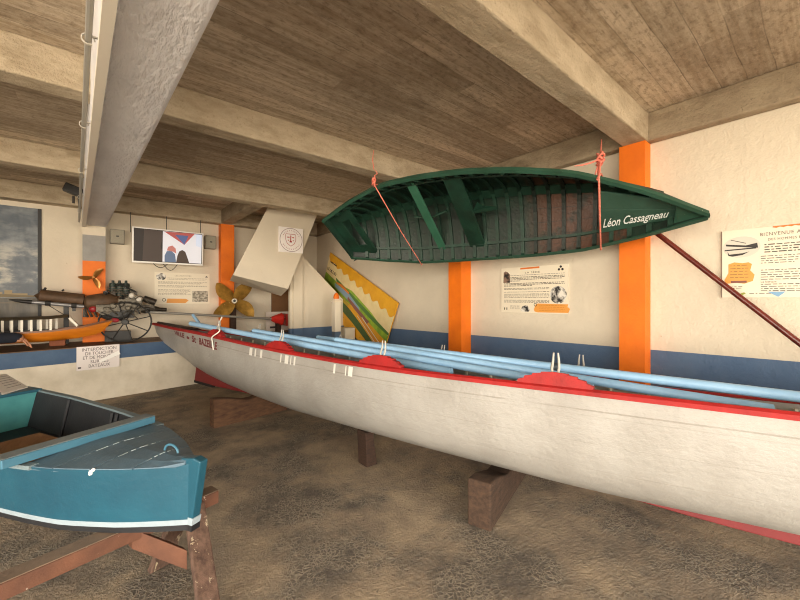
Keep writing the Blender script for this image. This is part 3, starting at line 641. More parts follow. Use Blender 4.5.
for k, (s0, s1) in enumerate(((.02, .22), (.225, .40), (.405, .58), (.585, .76))):
    dm = MB(); r = []
    for s in (s0, (s0 + s1) / 2, s1):
        w = lerp(s, TBx, TBy) - .002; r.append([tw_(s, y * w, tg(s) + h) for y, h in ((-1, .004), (-.5, .016), (0, .022), (.5, .016), (1, .004), (1, -.015), (-1, -.015))])
    dm.loft(r); dm.build('deck_plank', M_deck, tk, bevel=.002)
    if k: 
        sm = MB(); s = s0 - .002; w = lerp(s, TBx, TBy) * .8; ys = [-.8 + 1.6 * j / 14 for j in range(15)]
        for j in range(14):
            if (j * 7 + k * 3) % 5 < 3:
                sm.loft([[tw_(s - .0025, y * w, tg(s) + .0235 - .02 * abs(y) ** 1.6), tw_(s + .0025, y * w, tg(s) + .0235 - .02 * abs(y) ** 1.6), tw_(s + .0025, y * w, tg(s) + .02 - .02 * abs(y) ** 1.6), tw_(s - .0025, y * w, tg(s) + .02 - .02 * abs(y) ** 1.6)] for y in (ys[j], ys[j + 1])])
        note(sm.build('seam', flat('seam_white', '#aebfc6'), tk), 'pale filler in the deck seam')
cb = MB(); cb.loft([[tw_(s0, y, TG + z) for s0, z in ((.745, .008), (.745, .05), (.84, .05), (.84, .008))] for y in (-.40, .30)])
note(cb.build('coaming_board', [M_cyan], tk, bevel=.004), 'sky blue board across the deck edge')
cb = MB(); cb.loft([[tw_(s0, y, TG + z) for s0, z in ((.752, .0505), (.752, .054), (.84, .054), (.84, .0505))] for y in (-.40, .30)]); note(cb.build('coaming_top', mat('coaming_grey', '#717b7e', '#616b6f'), tk), 'worn grey top of the cross board')
sm = MB(); stp = [tw_(-.075, 0, TG + .035), tw_(-.03, 0, TG + .045), tw_(.06, 0, TG + .03), tw_(.06, 0, tb(0)), tw_(-.005, 0, tb(0) + .0), tw_(-.015, 0, tb(0) + .03)]
sm.prism([p - tn * .022 for p in stp], tn * .044); sm.build('stem', M_teal, tk, bevel=.006)
bw_ = MB(); bw_.prism([p - tn * .0228 for p in [tw_(-.016, 0, tb(0) - .002), tw_(.062, 0, tb(0) - .002), tw_(.062, 0, tb(0) + .027), tw_(-.019, 0, tb(0) + .027)]], tn * .0456); note(bw_.build('stem_foot', M_black, tk), 'black foot of the stem')
bw_ = MB(); bw_.prism([p - tn * .0225 for p in [tw_(-.018, 0, tb(0) + .027), tw_(.061, 0, tb(0) + .027), tw_(.061, 0, tb(0) + .062), tw_(-.027, 0, tb(0) + .062)]], tn * .045); note(bw_.build('stem_stripe', M_stripe, tk), 'white stripe on the stem')
rg = MB(); rg.tube([tw_(.2 + .05 * math.cos(a), .03, TG + .02 + .035 * math.sin(a)) for a in [math.pi * k / 8 for k in range(9)]], .006, 8); note(rg.build('eye_ring', M_cyan, tk, smooth=True), 'blue ring bolt on the foredeck')
eb_ = -lerp(.40, TBx, TBy); ch = MB(); ch.ball(tw_(.40, eb_ + .002, TG - .016), (.009, .007, .013), 8); ch.ball(tw_(.385, eb_ + .004, TG - .002), (.008, .006, .008), 8); ch.ball(tw_(.41, eb_ + .003, TG - .026), (.006, .005, .008), 8); note(ch.build('bare_chip', flat('chip_white', '#f2f2ee'), tk), 'bare white paint chip at deck edge')
sd = MB(); sd.loft([[tw_(s, y * (lerp(s, TBx, TBy) - .004), TG + z) for y, z in ((-1, -.01), (1, -.01), (1, .014), (-1, .014))] for s in (2.52, 2.8, 3.1)]); note(sd.build('stern_deck', M_teal, tk, bevel=.003), 'teal stern deck')
sd = MB(); sd.loft([[tw_(2.55, -(lerp(2.55, TBx, TBy) - .03), TG - .011), tw_(2.55, lerp(2.55, TBx, TBy) - .03, TG - .011), tw_(2.57, lerp(2.55, TBx, TBy) - .03, TG - .011), tw_(2.57, -(lerp(2.55, TBx, TBy) - .03), TG - .011)],
                    [tw_(2.55, -(lerp(2.55, TBx, TBy) * .87 - .03), tb(2) + .021), tw_(2.55, lerp(2.55, TBx, TBy) * .87 - .03, tb(2) + .021), tw_(2.57, lerp(2.55, TBx, TBy) * .87 - .03, tb(2) + .021), tw_(2.57, -(lerp(2.55, TBx, TBy) * .87 - .03), tb(2) + .021)]])
note(sd.build('bulkhead', M_tealin, tk), 'lighter teal stern bulkhead')
trn = MB(); trn.loft([[tw_(s, -lerp(3.1, TBx, TBy), TG), tw_(s, lerp(3.1, TBx, TBy), TG), tw_(s, lerp(3.1, TBx, TBy) * .86, TZB), tw_(s, -lerp(3.1, TBx, TBy) * .86, TZB)] for s in (3.08, 3.1)]); trn.build('transom', M_teal, tk)
ply = MB(); ply.loft([[tw_(s, y, TZB + .1 + .012 * k) for y, k in ((-.30, 0), (.22, 0), (.22, 1), (-.30, 1))] for s in (1.05, 1.95)])
ply.span(tw_(1.1, -.1, TZB + .0205) - V((.03, .03, 0)), tw_(1.1, -.1, TZB + .1) + V((.03, .03, 0))); ply.span(tw_(1.9, 0, TZB + .0205) - V((.03, .03, 0)), tw_(1.9, 0, TZB + .1) + V((.03, .03, 0)))
tag(ply.build('plywood_sheet', mat('tan_plywood', '#9a7450', '#876442', rough=.7, stretch=(6, 1, 1)), None, tw_(1.5, 0, TZB), bevel=.003), 'tan plywood sheet lying in the teal skiff', 'board')
cdp = [onZ(-12, 377, TG + .015), onZ(6, 374.5, TG + .015), onZ(28, 387.5, TG + .015), onZ(2, 395, TG + .015)]
cd = thing('info_card', 'white printed card lying on the stern deck of the teal skiff', 'card', (cdp[0] + cdp[2]) / 2)
cm = MB(); cm.prism(cdp, (0, 0, .008)); cm.build('sheet', flat('card_white', '#d8d2cb'), cd)
cm = MB()
for k in range(6):
    u = .15 + .13 * k; A = cdp[0].lerp(cdp[3], u).lerp(cdp[1].lerp(cdp[2], u), .3); B = cdp[0].lerp(cdp[3], u).lerp(cdp[1].lerp(cdp[2], u), .9); w = (cdp[3] - cdp[0]) * .02
    cm.prism([A + V((0, 0, .008)), B + V((0, 0, .008)), B + w + V((0, 0, .008)), A + w + V((0, 0, .008))], (0, 0, .0006))
cm.build('printed_lines', flat('print_grey', '#77716b'), cd)

# trestle
M_tres = mat('chipped_trestle_paint', '#6c4531', '#523426', rough=.8, vs=6, bump=.35, chips='#bdb0a2', chip_lo=.64, chip_scale=13)
M_trestop = mat('dusty_wood', '#7d6a58', '#665445', rough=.9, bump=.3)
te0, te1 = onZ(219, 490, TZB), onZ(-14, 590, TZB); tdv = (te0 - te1).normalized(); tdn = V((-tdv.y, tdv.x, 0))
tr = thing('trestle', 'chipped brown wooden trestle carrying the bow of the teal skiff', 'trestle', ((te0 + te1) / 2).xy.to_3d())
te1 = te1 - tdv * .25
bm_ = MB(); bm_.loft([[p + tdn * y + V((0, 0, z)) for y, z in ((0, -.075), (.095, -.075), (.095, -.004), (0, -.004))] for p in (te1, te0)]); bm_.build('beam', M_tres, tr, bevel=.006)
bm_ = MB(); bm_.loft([[p + tdn * y + V((0, 0, z)) for y, z in ((.006, -.004), (.089, -.004), (.089, -.0005), (.006, -.0005))] for p in (te1, te0)]); note(bm_.build('beam_top', M_trestop, tr), 'dusty bare top of the beam')
def leg(top, foot, w=.1, th=.045):
    d = (top - foot).normalized(); a = tdv; b = d.cross(a).normalized(); m = MB()
    m.loft([[p + a * x * w / 2 + b * y * th / 2 for x, y in ((-1, -1), (1, -1), (1, 1), (-1, 1))] for p in (foot, top)])
    for v_ in m.v[:4]: v_.z = 0
    m.build('leg', mat('worn_leg_wood', '#6b5244', '#3f2b21', rough=.8, vs=5, stretch=(6, 6, 1.5), bump=.4, chips='#a8987f', chip_lo=.60, chip_scale=4), tr, bevel=.006)
ft = onZ(211, 622, 0); tp = te0 - tdv * .14 + V((0, 0, -.03)); leg(tp + tdn * -.005, ft); leg(tp + tdn * .1, V((ft.x, ft.y, 0)) + tdn * .58, .1)
ft2 = ft - tdv * 1.25; tp2 = te0 - tdv * 1.25 + V((0, 0, -.03)); leg(tp2 - tdn * .005, ft2 + tdv * .05); leg(tp2 + tdn * .1, ft2 + tdn * .58)
br = MB(); a0 = te0 - tdv * .42 + tdn * .05 + V((0, 0, -.07)); a1 = tp.lerp(ft, .55) + tdn * .12 - tdv * .03
br.loft([[p + V((0, 0, z)) + tdn * y for y, z in ((-.025, -.05), (.025, -.05), (.025, .05), (-.025, .05))] for p in (a0, a1)]); br.build('brace', M_tres, tr, bevel=.004)

# ------------------------------------------------------------------ information panels
M_paper = flat('panel_paper', '#e4dac4', .5); M_ink = flat('ink_grey', '#4a4239'); M_dark = flat('ink_dark', '#2b2724'); M_orng = flat('panel_orange', '#e09a45'); M_orng2 = flat('panel_orange_edge', '#d8762c')
def photo_mat(name, scale, cols=('#e2ddd2', '#2a2826')):
    m, n, l, b = nodes(name); co = coord(n, l); c = mixc(n, l, ramp(n, l, noise(n, l, co, scale, 4, .6), .42, .58), hx(cols[0]), hx(cols[1])); l.new(c, b.inputs['Base Color']); b.inputs['Roughness'].default_value = .5; return m
M_photo = photo_mat('printed_photo', 22); M_photo2 = photo_mat('printed_photo_pale', 30, ('#bdb4a2', '#77705f'))
# large welcome panel
f = Fr(onX(721.5, 297.5, XW - .002), (0, -1, 0), (0, 0, 1)); Wd, Hd = .86, .545
t = thing('notice_board', 'large white welcome panel on the right wall beside the orange column', 'panel', f.p(Wd / 2, 0), 'history panels')
m = MB(); f.rect(m, 0, 0, Wd, Hd, 0, .012); m.build('board', M_paper, t)
m = MB(); f.rect(m, 0, 0, .006, Hd, .012, .001); note(m.build('edge_line', flat('panel_edge', '#6e5a4c'), t), 'dark left edge')
m = MB(); lettering(m, f, 'BIENVENUE A', .232, .478, .036, .0125, width=.215, spacing=1.15); m.build('heading', flat('heading_brown', '#5d4a42'), t); m = MB(); lettering(m, f, 'DES HOMMES E', .275, .438, .027, .0125, width=.172, spacing=1.15)
m.build('heading', flat('heading_brown', '#5d4a42'), t)
m = MB(); pm_ = [MB() for _ in range(4)]
for k, (y, fl0) in enumerate([(.405, 1), (.386, 1), (.367, 1), (.348, .95), (.318, 1), (.30, 1), (.282, 1), (.265, .3), (.21, 1), (.192, .98), (.174, 1), (.156, .9), (.138, .4), (.1, 1), (.083, 1), (.066, 1), (.05, .6)]): small_print(pm_[0 if k < 4 else 1 if k < 8 else 2 if k < 13 else 3], f, .235 if k > 3 else .255, .83, y, .009 if k < 4 else .006, .0122, seed=k, fill=fl0)
for q_ in pm_: q_.build('small_print', M_ink, t)
lettering(m, f, 'La barque', .235, .115, .022, .0122); m.build('subheading', M_ink, t); m = MB()
for k in range(2): small_print(m, f, .06, .15, .085 - .012 * k, .005, .0122, seed=40 + k, fill=.8)
m.build('small_print', M_ink, t); m = MB(); small_print(m, f, .17, .30, .03, .006, .0122, seed=50); m.build('small_print', M_ink, t)
m = MB(); f.disc(m, .122, .405, .112, .085, .0122); m.build('oval_photo', flat('oval_grey', '#cfc8bb'), t)
m = MB(); oy = -.02; f_ = f; f = Fr(f_.p(.01, oy), f_.x, f_.y); f.shape(m, [(.02, .455), (.14, .435), (.205, .45), (.21, .41), (.14, .42), (.02, .44)], .0135); f.shape(m, [(.012, .41), (.2, .415), (.2, .405), (.012, .40)], .0135); f.shape(m, [(.03, .395), (.04, .37), (.12, .375), (.16, .385), (.12, .36), (.06, .352), (.035, .36)], .0135); f.shape(m, [(.05, .49), (.14, .455), (.14, .45), (.05, .485)], .0135);  f = f_; m.build('photo_boats', M_dark, t)
m = MB(); pts = [(.045, .27), (.08, .285), (.13, .275), (.165, .28), (.185, .265), (.175, .215), (.2, .18), (.19, .13), (.14, .11), (.09, .118), (.03, .112), (.02, .14), (.045, .2)]; f.shape(m, pts, .0122); m.build('speech_shape', M_orng, t)
m = MB(); 
for k in range(5): small_print(m, f, .055, .17, .255 - .024 * k, .006, .0134, seed=60 + k, fill=.95)
m.build('speech_print', flat('brown_print', '#8a6a35'), t)
m = MB(); f.rect(m, .06, .117, .155, .135, .0134); m.build('tag_bar', flat('tag_brown', '#7e4a3c'), t)
m = MB(); f.shape(m, [(.27, .045), (.37, .045), (.33, .005)], .0134); m.build('blue_logo', flat('logo_blue', '#7ba6c8'), t)
m = MB(); f.shape(m, [(.115, .03), (.14, .042), (.15, .03), (.13, .02)], .0134); m.build('green_logo', flat('logo_green', '#8f9a3a'), t)
m = MB(); f.shape(m, [(.30, .545), (.30, .53)] + [(.30 + .0196 * k, .53 if k % 2 else .537) for k in range(28)] + [(.85, .545)], .0134); m.build('orange_top_edge', M_orng2, t)
# panel between the columns
f = Fr(onX(502, 312, XW - .002), (0, -1, 0), (0, 0, 1)); Wd, Hd = .86, .555
t = thing('notice_board', 'white printed panel with round photo between the two orange columns', 'panel', f.p(Wd / 2, 0), 'history panels')
m = MB(); f.rect(m, 0, 0, Wd, Hd, 0, .012); m.build('board', M_paper, t)
m = MB(); lettering(m, f, 'LA SÈDE', .43, .475, .03, .0125, align='c', width=.19, spacing=1.3); m.build('heading', M_ink, t)
m = MB(); f.shape(m, [(.27, .545), (.52, .55), (.52, .53), (.27, .526)], .0125); m.build('orange_title_bar', M_orng2, t)
m = MB(); pm_ = [MB() for _ in range(7)]
for k, (x0, y, fl0) in enumerate([(.13, .455, 1), (.13, .43, 1), (.13, .415, 1), (.13, .40, .95), (.13, .385, .2), (.04, .355, 1), (.04, .34, 1), (.04, .325, .5)]): small_print(pm_[0 if k == 0 else 1 if k < 5 else 2], f, x0, .82, y, .008 if 0 < k < 8 else .005, .0122, seed=100 + k, fill=fl0)
for k, y in enumerate([.295, .283, .25, .225, .213, .20, .18, .15, .138, .125]): small_print(pm_[(3, 3, 4, 5, 5, 5, 5, 6, 6, 6)[k]], f, .04, .64, y, .006, .0122, seed=120 + k)
for q_ in pm_: q_.build('small_print', M_ink, t)
for k in range(4): small_print(m, f, .13, .26, .08 - .012 * k, .004, .0122, seed=140 + k)
m.build('small_print', M_ink, t)
m = MB(); f.disc(m, .745, .215, .098, .098, .0122); m.build('round_photo', photo_mat('photo_round', 13), t)
m = MB(); f.shape(m, [(.03, .37), (.035, .5), (.06, .515), (.09, .505), (.125, .47), (.125, .37)], .0122); m.build('portrait_photo', photo_mat('photo_portrait', 14, ('#8a6f5f', '#1f1c1c')), t)
m = MB(); f.shape(m, [(.27, .03), (.30, .08), (.36, .095), (.40, .04), (.38, .015), (.3, .012)], .0122); m.build('small_photo', M_photo, t)
m = MB(); f.shape(m, [(.45, .04), (.47, .10), (.5, .115), (.86, .11), (.85, .08), (.88, .06), (.86, .015), (.5, .01), (.46, .02)], .0122); m.build('orange_bubble', M_orng, t)
m = MB()
for k in range(4): small_print(m, f, .52, .82, .092 - .02 * k, .005, .0134, seed=150 + k)
m.build('bubble_print', flat('bubble_print', '#c27a2c'), t)
m = MB(); f.ring(m, .47, .1, .02, .006, .0134, n=16)
for cx, cy in ((.775, .53), (.755, .5), (.795, .5)): f.disc(m, cx, cy, .014, .014, .0124, n=10)
for cx in (.04, .075): f.rect(m, cx, .03, cx + .012, .06, .0124)
m.build('emblem', M_dark, t)
# panel under the television
f = Fr(onY(154.5, 304, YB - .002), (1, 0, 0), (0, 0, 1)); tl = onY(154, 272, YB - .002); trr = onY(209, 274, YB - .002); Wd = trr.x - tl.x; Hd = tl.z - f.o.z
t = thing('notice_board', 'pale printed panel on the back wall below the television', 'panel', f.p(Wd / 2, 0), 'history panels')
m = MB(); f.rect(m, 0, 0, Wd, Hd, 0, .01); m.build('board', M_paper, t); sx = Wd / .86; sy = Hd / .55
m = MB(); lettering(m, f, 'LES ACTIVITÉS', Wd * .5, Hd * .885, .035, .0105, align='c', width=Wd * .3)
for k, y in enumerate([.82, .78, .70, .67, .645, .58, .56, .53, .45, .43, .40, .37, .33, .31, .285]): small_print(m, f, Wd * (.22 if k < 2 else .06), Wd * (.95 if k < 8 else .64), Hd * y, .008, .0105, seed=200 + k, fill=(1, .95, 1, .9, .85, 1, 1, .5)[k % 8])
m.build('small_print', flat('ink_pale', '#9a8d78'), t)
m = MB(); f.disc(m, Wd * .11, Hd * .86, Wd * .085, Hd * .11, .0105); m.build('oval_photo', M_photo, t)
m = MB(); f.rect(m, Wd * .67, Hd * .06, Wd * .97, Hd * .42, .0105); m.build('photo', M_photo2, t)
m = MB(); f.shape(m, [(Wd * .2, Hd * .03), (Wd * .22, Hd * .17), (Wd * .55, Hd * .16), (Wd * .6, Hd * .11), (Wd * .54, Hd * .02)], .0105); m.build('orange_bubble', M_orng, t)
m = MB(); f.ring(m, Wd * .16, Hd * .13, .03, .008, .0105, n=14); f.shape(m, [(Wd * .91, Hd * .88), (Wd * .94, Hd * .93), (Wd * .97, Hd * .88)], .0105); m.build('emblem', M_dark, t)
# no-touching sign on the ledge
A, B_ = V((0, ly(0) - .012, 0)), V((1, ly(1) - .012, 0)); lx = (B_ - A).normalized(); lnrm = lx.cross(V((0, 0, 1)))
pd = A.dot(lnrm); bl = onp(76.3, 371, lnrm, pd); tr_ = onp(119.2, 344, lnrm, pd); br_ = onp(119.2, 366.2, lnrm, pd); Wd = (br_ - bl).dot(lx)
f = Fr(bl, lx, (0, 0, 1)); Hd = tr_.z - br_.z
t = thing('notice', 'white notice in capital letters fixed to the blue ledge edge', 'sign', f.p(Wd / 2, 0))
tilt = math.atan2(br_.z - bl.z, Wd); f = Fr(bl + f.n * .004, lx * math.cos(tilt) + V((0, 0, math.sin(tilt))), V((0, 0, math.cos(tilt))) - lx * math.sin(tilt))
m = MB(); f.rect(m, 0, 0, Wd, Hd, 0, .01); m.build('plate', flat('notice_white', '#e0d8d4', .3), t)
m = MB()
for tx, y, w in (('INTERDICTION', .80, .80), ('DE TOUCHER', .625, .66), ('ET DE MONTER', .45, .76), ('SUR LES', .27, .42), ('BATEAUX', .09, .50)): lettering(m, f, tx, Wd * .52, Hd * y, Hd * .19, .0105, width=Wd * w, align='c')
m.build('lettering', flat('notice_ink', '#5b5150'), t); m = MB(); f.rect(m, Wd * .03, Hd * .08, Wd * .1, Hd * .15, .0105); m.build('corner_mark', flat('notice_ink', '#5b5150'), t)
m = MB(); f.shape(m, [(Wd * .5, Hd * .36), (Wd * .98, Hd * .72), (Wd * 1.02, Hd * .55), (Wd * .52, Hd * .25)], .0118, .0015); note(m.build('white_strip', flat('strip_white', '#f4f2ee', .2), t), 'bright white strip aslant over the letters')  # plain white strip running aslant over part of the lettering
# club emblem on the stair soffit
f = Fr(onY(279, 251.5, FY - .035), (1, 0, 0), (0, 0, 1)); w_ = onY(303, 240, FY - .035).x - f.o.x
t = thing('emblem_sign', 'square white sign with round red emblem on the sloping stair', 'sign', f.p(w_ / 2, 0))
m = MB(); f.rect(m, 0, 0, w_, w_ * .99, -.0345, .0345); m.build('plate', flat('emblem_white', '#f8f2ee', .4), t)
m = MB(); f.ring(m, w_ / 2, w_ / 2, w_ * .47, w_ * .018, 0, n=50); m.build('ring', flat('emblem_grey', '#7d5b63'), t)
m = MB(); R0 = w_ * .37
for k in range(11):
    for a, q in ((150 - k * 12, 1), (212 + k * 12, -1)):
        r = math.radians(a); cx, cy = w_ / 2 + R0 * math.cos(r), w_ / 2 + R0 * math.sin(r); f.rect(m, cx - w_ * .014, cy - w_ * .018, cx + w_ * .014, cy + w_ * .018, 0)
m.build('ring_lettering', flat('emblem_pink', '#b98a8e'), t)
m = MB(); sh = [(.28, .72), (.68, .72), (.68, .5), (.62, .36), (.48, .26), (.34, .36), (.28, .5)]
for k in range(7):
    (x0, y0), (x1, y1) = sh[k], sh[(k + 1) % 7]; dx, dy = x1 - x0, y1 - y0; L = math.hypot(dx, dy); nx, ny = -dy / L * .018, dx / L * .018
    f.shape(m, [(w_ * x0, w_ * y0), (w_ * x1, w_ * y1), (w_ * (x1 + nx), w_ * (y1 + ny)), (w_ * (x0 + nx), w_ * (y0 + ny))], 0)
for r in ((.46, .40, .5, .68), (.33, .58, .43, .62), (.43, .40, .53, .46), (.54, .58, .62, .62), (.36, .46, .4, .5), (.56, .46, .6, .5)): f.rect(m, w_ * r[0], w_ * r[1], w_ * r[2], w_ * r[3], .0002)
m.build('shield', flat('emblem_red', '#b03a35'), t)

# ------------------------------------------------------------------ painted board leaning on the right wall
def X4(px, py): q = onX(px, py, XW - .055); return q
TL, TR_ = X4(331, 252.5), X4(399, 303); bx_ = (TR_ - TL); BL_ = bx_.length; bx_.normalize(); by_ = V((-1, 0, 0)).cross(bx_); by_ = by_ if by_.z > 0 else -by_; BH = 1.18
f = Fr(TL - by_ * BH, bx_, by_)
t = thing('painted_board', 'tilted yellow and green painted landscape board on the right wall', 'painting', f.p(BL_ / 2, 0))
m = MB(); f.rect(m, 0, 0, BL_, BH, 0, .02); m.build('panel', mat('board_ochre', '#ecb02a', '#dd9c1c', rough=.5, vs=4, bump=.1), t)
def art(name, col, *shapes, d=.0205, col2=None):
    m = MB()
    for s in shapes: f.shape(m, [(x * BL_, y * BH) for x, y in s], d, .001)
    m.build(name, mat('art_' + name, col, col2, rough=.5, vs=6, bump=.1) if col2 else flat('art_' + name, col), t)
cl = [(.0, .60), (.0, .93)] + [(.02 + .0163 * k, .885 - .0018 * k - .035 * abs(math.sin(k * .47)) - .02 * math.sin(k * .9)) for k in range(60)] + [(1., .80), (1., .42)]
art('painted_clouds', '#f0dda8', cl, col2='#e6d096')
art('painted_meadow', '#a3c436', [(0, .62), (.25, .60), (.45, .66), (.75, .58), (1, .45), (1, .35), (.6, .44), (.3, .42), (0, .50)], [(0, .52), (.3, .45), (.3, .36), (0, .42)], d=.0212, col2='#6d9430')
art('painted_far_bank', '#4f7d3a', [(.18, .66), (.5, .60), (.85, .53), (1., .5), (1., .46), (.8, .47), (.5, .53), (.2, .61)], d=.0219)
art('painted_river', '#8aa3ba', [(.18, .56), (.42, .58), (.6, .50), (.62, .42), (.4, .47), (.2, .5)], d=.0222)
art('painted_roofs', '#dd7a2c', [(.2, .60), (.3, .63), (.42, .60), (.42, .565), (.3, .58), (.21, .575)], d=.0226)
art('painted_path', '#d98f28', [(.62, .43), (.9, .29), (.99, .3), (.99, .2), (.85, .2), (.62, .36)], d=.0226, col2='#d9932c')
art('painted_hull', '#8d5a52', [(.42, .52), (.62, .46), (.76, .42), (.74, .36), (.55, .41), (.42, .47)], d=.023)
art('painted_hedge', '#4e6b35', [(.2, .34), (.34, .38), (.5, .34), (.66, .28), (.9, .16), (1, .1), (1, .04), (.8, .1), (.55, .18), (.35, .22), (.22, .26)], d=.0222, col2='#3f5730')
art('painted_wheat', '#d0b42e', [(.12, .44), (.3, .44), (.46, .42), (.44, .36), (.3, .37), (.14, .38)], d=.0228, col2='#a58f2a')
art('painted_strokes', '#e6dfc8', [(.66, .40), (.95, .25), (.95, .235), (.66, .385)], [(.6, .36), (.9, .2), (.9, .188), (.6, .35)], d=.0236)
m = MB(); rr = random.Random(9)
for k in range(46):
    x, y = rr.uniform(.05, .95), rr.uniform(.02, .3)
    if y > .42 - .34 * x and x > .2: continue
    f.disc(m, x * BL_, y * BH, .010, .008, .0212, n=7)
m.build('painted_dots', flat('dots_brown', '#8a6420'), t)['kind'] = 'stuff'
m = MB(); rr = random.Random(4)
for x0, y0, n_, h in ((.05, .84, 6, .05), (.02, .68, 9, .075)):
    for k in range(n_):
        a = rr.uniform(-.01, .015); f.shape(m, [((x0 + .018 * k) * BL_, y0 * BH), ((x0 + .018 * k + .008) * BL_, y0 * BH), ((x0 + .018 * k + .010 + a) * BL_, (y0 + h * rr.uniform(.5, 1)) * BH), ((x0 + .018 * k + .002 + a) * BL_, (y0 + h * .7) * BH)], .0238)
f.shape(m, [(.04 * BL_, .86 * BH), (.15 * BL_, .865 * BH), (.15 * BL_, .85 * BH), (.04 * BL_, .845 * BH)], .0238); m.build('painted_script', flat('script_dark', '#4a2d22'), t)

# ------------------------------------------------------------------ television, speakers, hangers
TY = 7.62
q = [onY(131, 228, TY + .02), onY(202.5, 233, TY + .02), onY(202.3, 265.5, TY - .0), onY(132.5, 263, TY - .0)]
xm0, xm1 = (q[0].x + q[3].x) / 2, (q[1].x + q[2].x) / 2; zt_, zb2 = (q[0].z + q[1].z) / 2, (q[2].z + q[3].z) / 2
lean = .07; f = Fr(V((xm0, TY - lean, zb2)), (1, 0, 0), V((0, -lean * .8, zt_ - zb2))); f = Fr(V((xm0, TY - .03, zb2)), (1, 0, -.0), V((0, -.06, zt_ - zb2))); W0, H0 = xm1 - xm0, (zt_ - zb2)
t = thing('television', 'white-framed flat television hanging from the ceiling over the ledge', 'television', f.p(W0 / 2, 0, -.03))
m = MB(); f.rect(m, 0, 0, W0, H0, -.05, .05); m.build('casing', flat('tv_white', '#e9e6df', .3), t, bevel=.006)
m = MB(); f.rect(m, .02, .028, W0 - .02, H0 - .02, .001, .002); scr = m.build('screen', flat('scr_dark', '#2e2826', .6, .12), t)
Sx, Sy = W0 - .04, H0 - .048
def sc(name, col, pts, d, e=1.0):
    m = MB(); f.shape(m, [(.02 + x * Sx, .028 + y * Sy) for x, y in pts], d, .0004); m.build(name, flat('scr_' + name, col, .6, e), scr)
sc('bright_picture', '#dfe2ee', [(.40, .02), (.99, .02), (.99, .98), (.40, .98)], .0032, .2)
sc('red_roof', '#a8504e', [(.42, .97), (.88, .99), (.72, .6)], .0037, .3)
sc('blue_roof', '#4d5d8f', [(.58, .9), (.78, .9), (.72, .6)], .0042, .3)
sc('pale_corner', '#c4cfe8', [(.9, .6), (.99, .55), (.99, .98), (.9, .98)], .0037, .4)
sc('shadow_head', '#4a3c34', [(.60, .02), (.62, .25), (.645, .38), (.69, .43), (.735, .38), (.76, .25), (.8, .02)], .0046, .12)
sc('blue_sitter', '#5d6f8c', [(.43, .02), (.43, .22), (.46, .36), (.53, .38), (.58, .28), (.6, .02)], .0046, .25)
sc('pink_face', '#b5736c', [(.46, .38), (.48, .5), (.54, .55), (.59, .46), (.6, .3), (.55, .36)], .005, .25)
sc('dark_curtain', '#4a3f3a', [(.12, .02), (.4, .02), (.4, .3), (.37, .5), (.4, .8), (.38, .98), (.14, .98)], .0036, .08)
for px_ in (130.5, 166.5, 200.5):
    x = onY(px_, 225, TY - .03).x; m = MB(); m.span((x - .006, TY - .04, zt_ - .1), (x + .006, TY - .028, BB)); m.build('hanger', flat('hanger_dark', '#4a453e'), t)
m = MB(); 
for a0, a1, dz in ((.28, .48, .07), (.42, .62, .11)):
    m.tube([f.p(W0 * (a0 + (a1 - a0) * k / 8), -.0 - dz * math.sin(math.pi * k / 8), -.03) for k in range(9)], .006, 6)
note(m.build('cable', flat('cable_black', '#1c1a18'), t, smooth=True), 'black cables drooping below')
def speaker(px0, py0, px1, py1, lab):
    y = YB - .16; a, b = onY(px0, py0, y), onY(px1, py1, y); t = thing('speaker', lab, 'speaker', ((a.x + b.x) / 2, YB - .08, b.z), 'wall speakers')
    m = MB(); m.span((a.x, y, b.z), (b.x, YB - .002, a.z)); m.build('cabinet', flat('speaker_grey', '#8d8779'), t, bevel=.012)
    m = MB(); m.span((a.x + .015, y - .008, b.z + .015), (b.x - .015, y, a.z - .015)); m.build('grille', mat('grille_grey', '#989282', '#88826f', vs=80, bump=.4, bs_=200), t)
    m = MB(); cx, cz = (a.x + b.x) / 2, (a.z + b.z) / 2; m.span((cx - .018, y - .012, cz - .01), (cx + .018, y - .008, cz + .012)); m.build('badge', flat('badge_dark', '#2a2724'), t)
speaker(110, 228.5, 125, 244, 'grey speaker on the back wall left of the television'); speaker(205.5, 235, 216.5, 249, 'grey speaker on the back wall right of the television')

# ------------------------------------------------------------------ photo banner at far left
bn0 = onY(40.5, 209, YB - .012); zlow = .84
f = Fr(V((bn0.x - 2.0, YB - .004, zlow)), (1, 0, 0), (0, 0, 1)); Wd, Hd = 2.0, bn0.z - zlow
t = thing('photo_banner', 'large dark photo banner of a cloudy river sky at the far left', 'banner', f.p(Wd / 2, 0))
def sky_mat():
    m, n, l, b = nodes('banner_print'); co = coord(n, l); sp = n.new('ShaderNodeSeparateXYZ'); l.new(co, sp.inputs[0]); z = sp.outputs[2]
    cl = noise(n, l, scaled(n, l, co, (1, 1, 1.9)), 2.1, 6, .6); c = mixc(n, l, ramp(n, l, cl, .42, .66), hx('#46505a'), hx('#7f8588'))
    c = mixc(n, l, math_node(n, l, 'MULTIPLY', math_node(n, l, 'MULTIPLY', ramp(n, l, cl, .50, .62), ramp(n, l, z, .75, .95)), ramp(n, l, z, 1.55, 1.15)), c, hx('#c0b9a8'))
    rv = mixc(n, l, ramp(n, l, noise(n, l, scaled(n, l, co, (6, 1, 1)), 1.5, 4), .35, .7), hx('#4a4438'), hx('#6f6450'))
    lowm = math_node(n, l, 'LESS_THAN', z, .66); c = mixc(n, l, lowm, c, rv); c = mixc(n, l, ramp(n, l, z, .5, .1), c, hx('#2f2b26'))
    l.new(c, b.inputs['Base Color']); b.inputs['Roughness'].default_value = .4
    bumped(n, l, b, noise(n, l, scaled(n, l, co, (2, 1, .7)), 2.5, 2), .5, .05); return m
m = MB(); f.rect(m, 0, 0, Wd, Hd, 0, .006); m.build('print', sky_mat(), t)
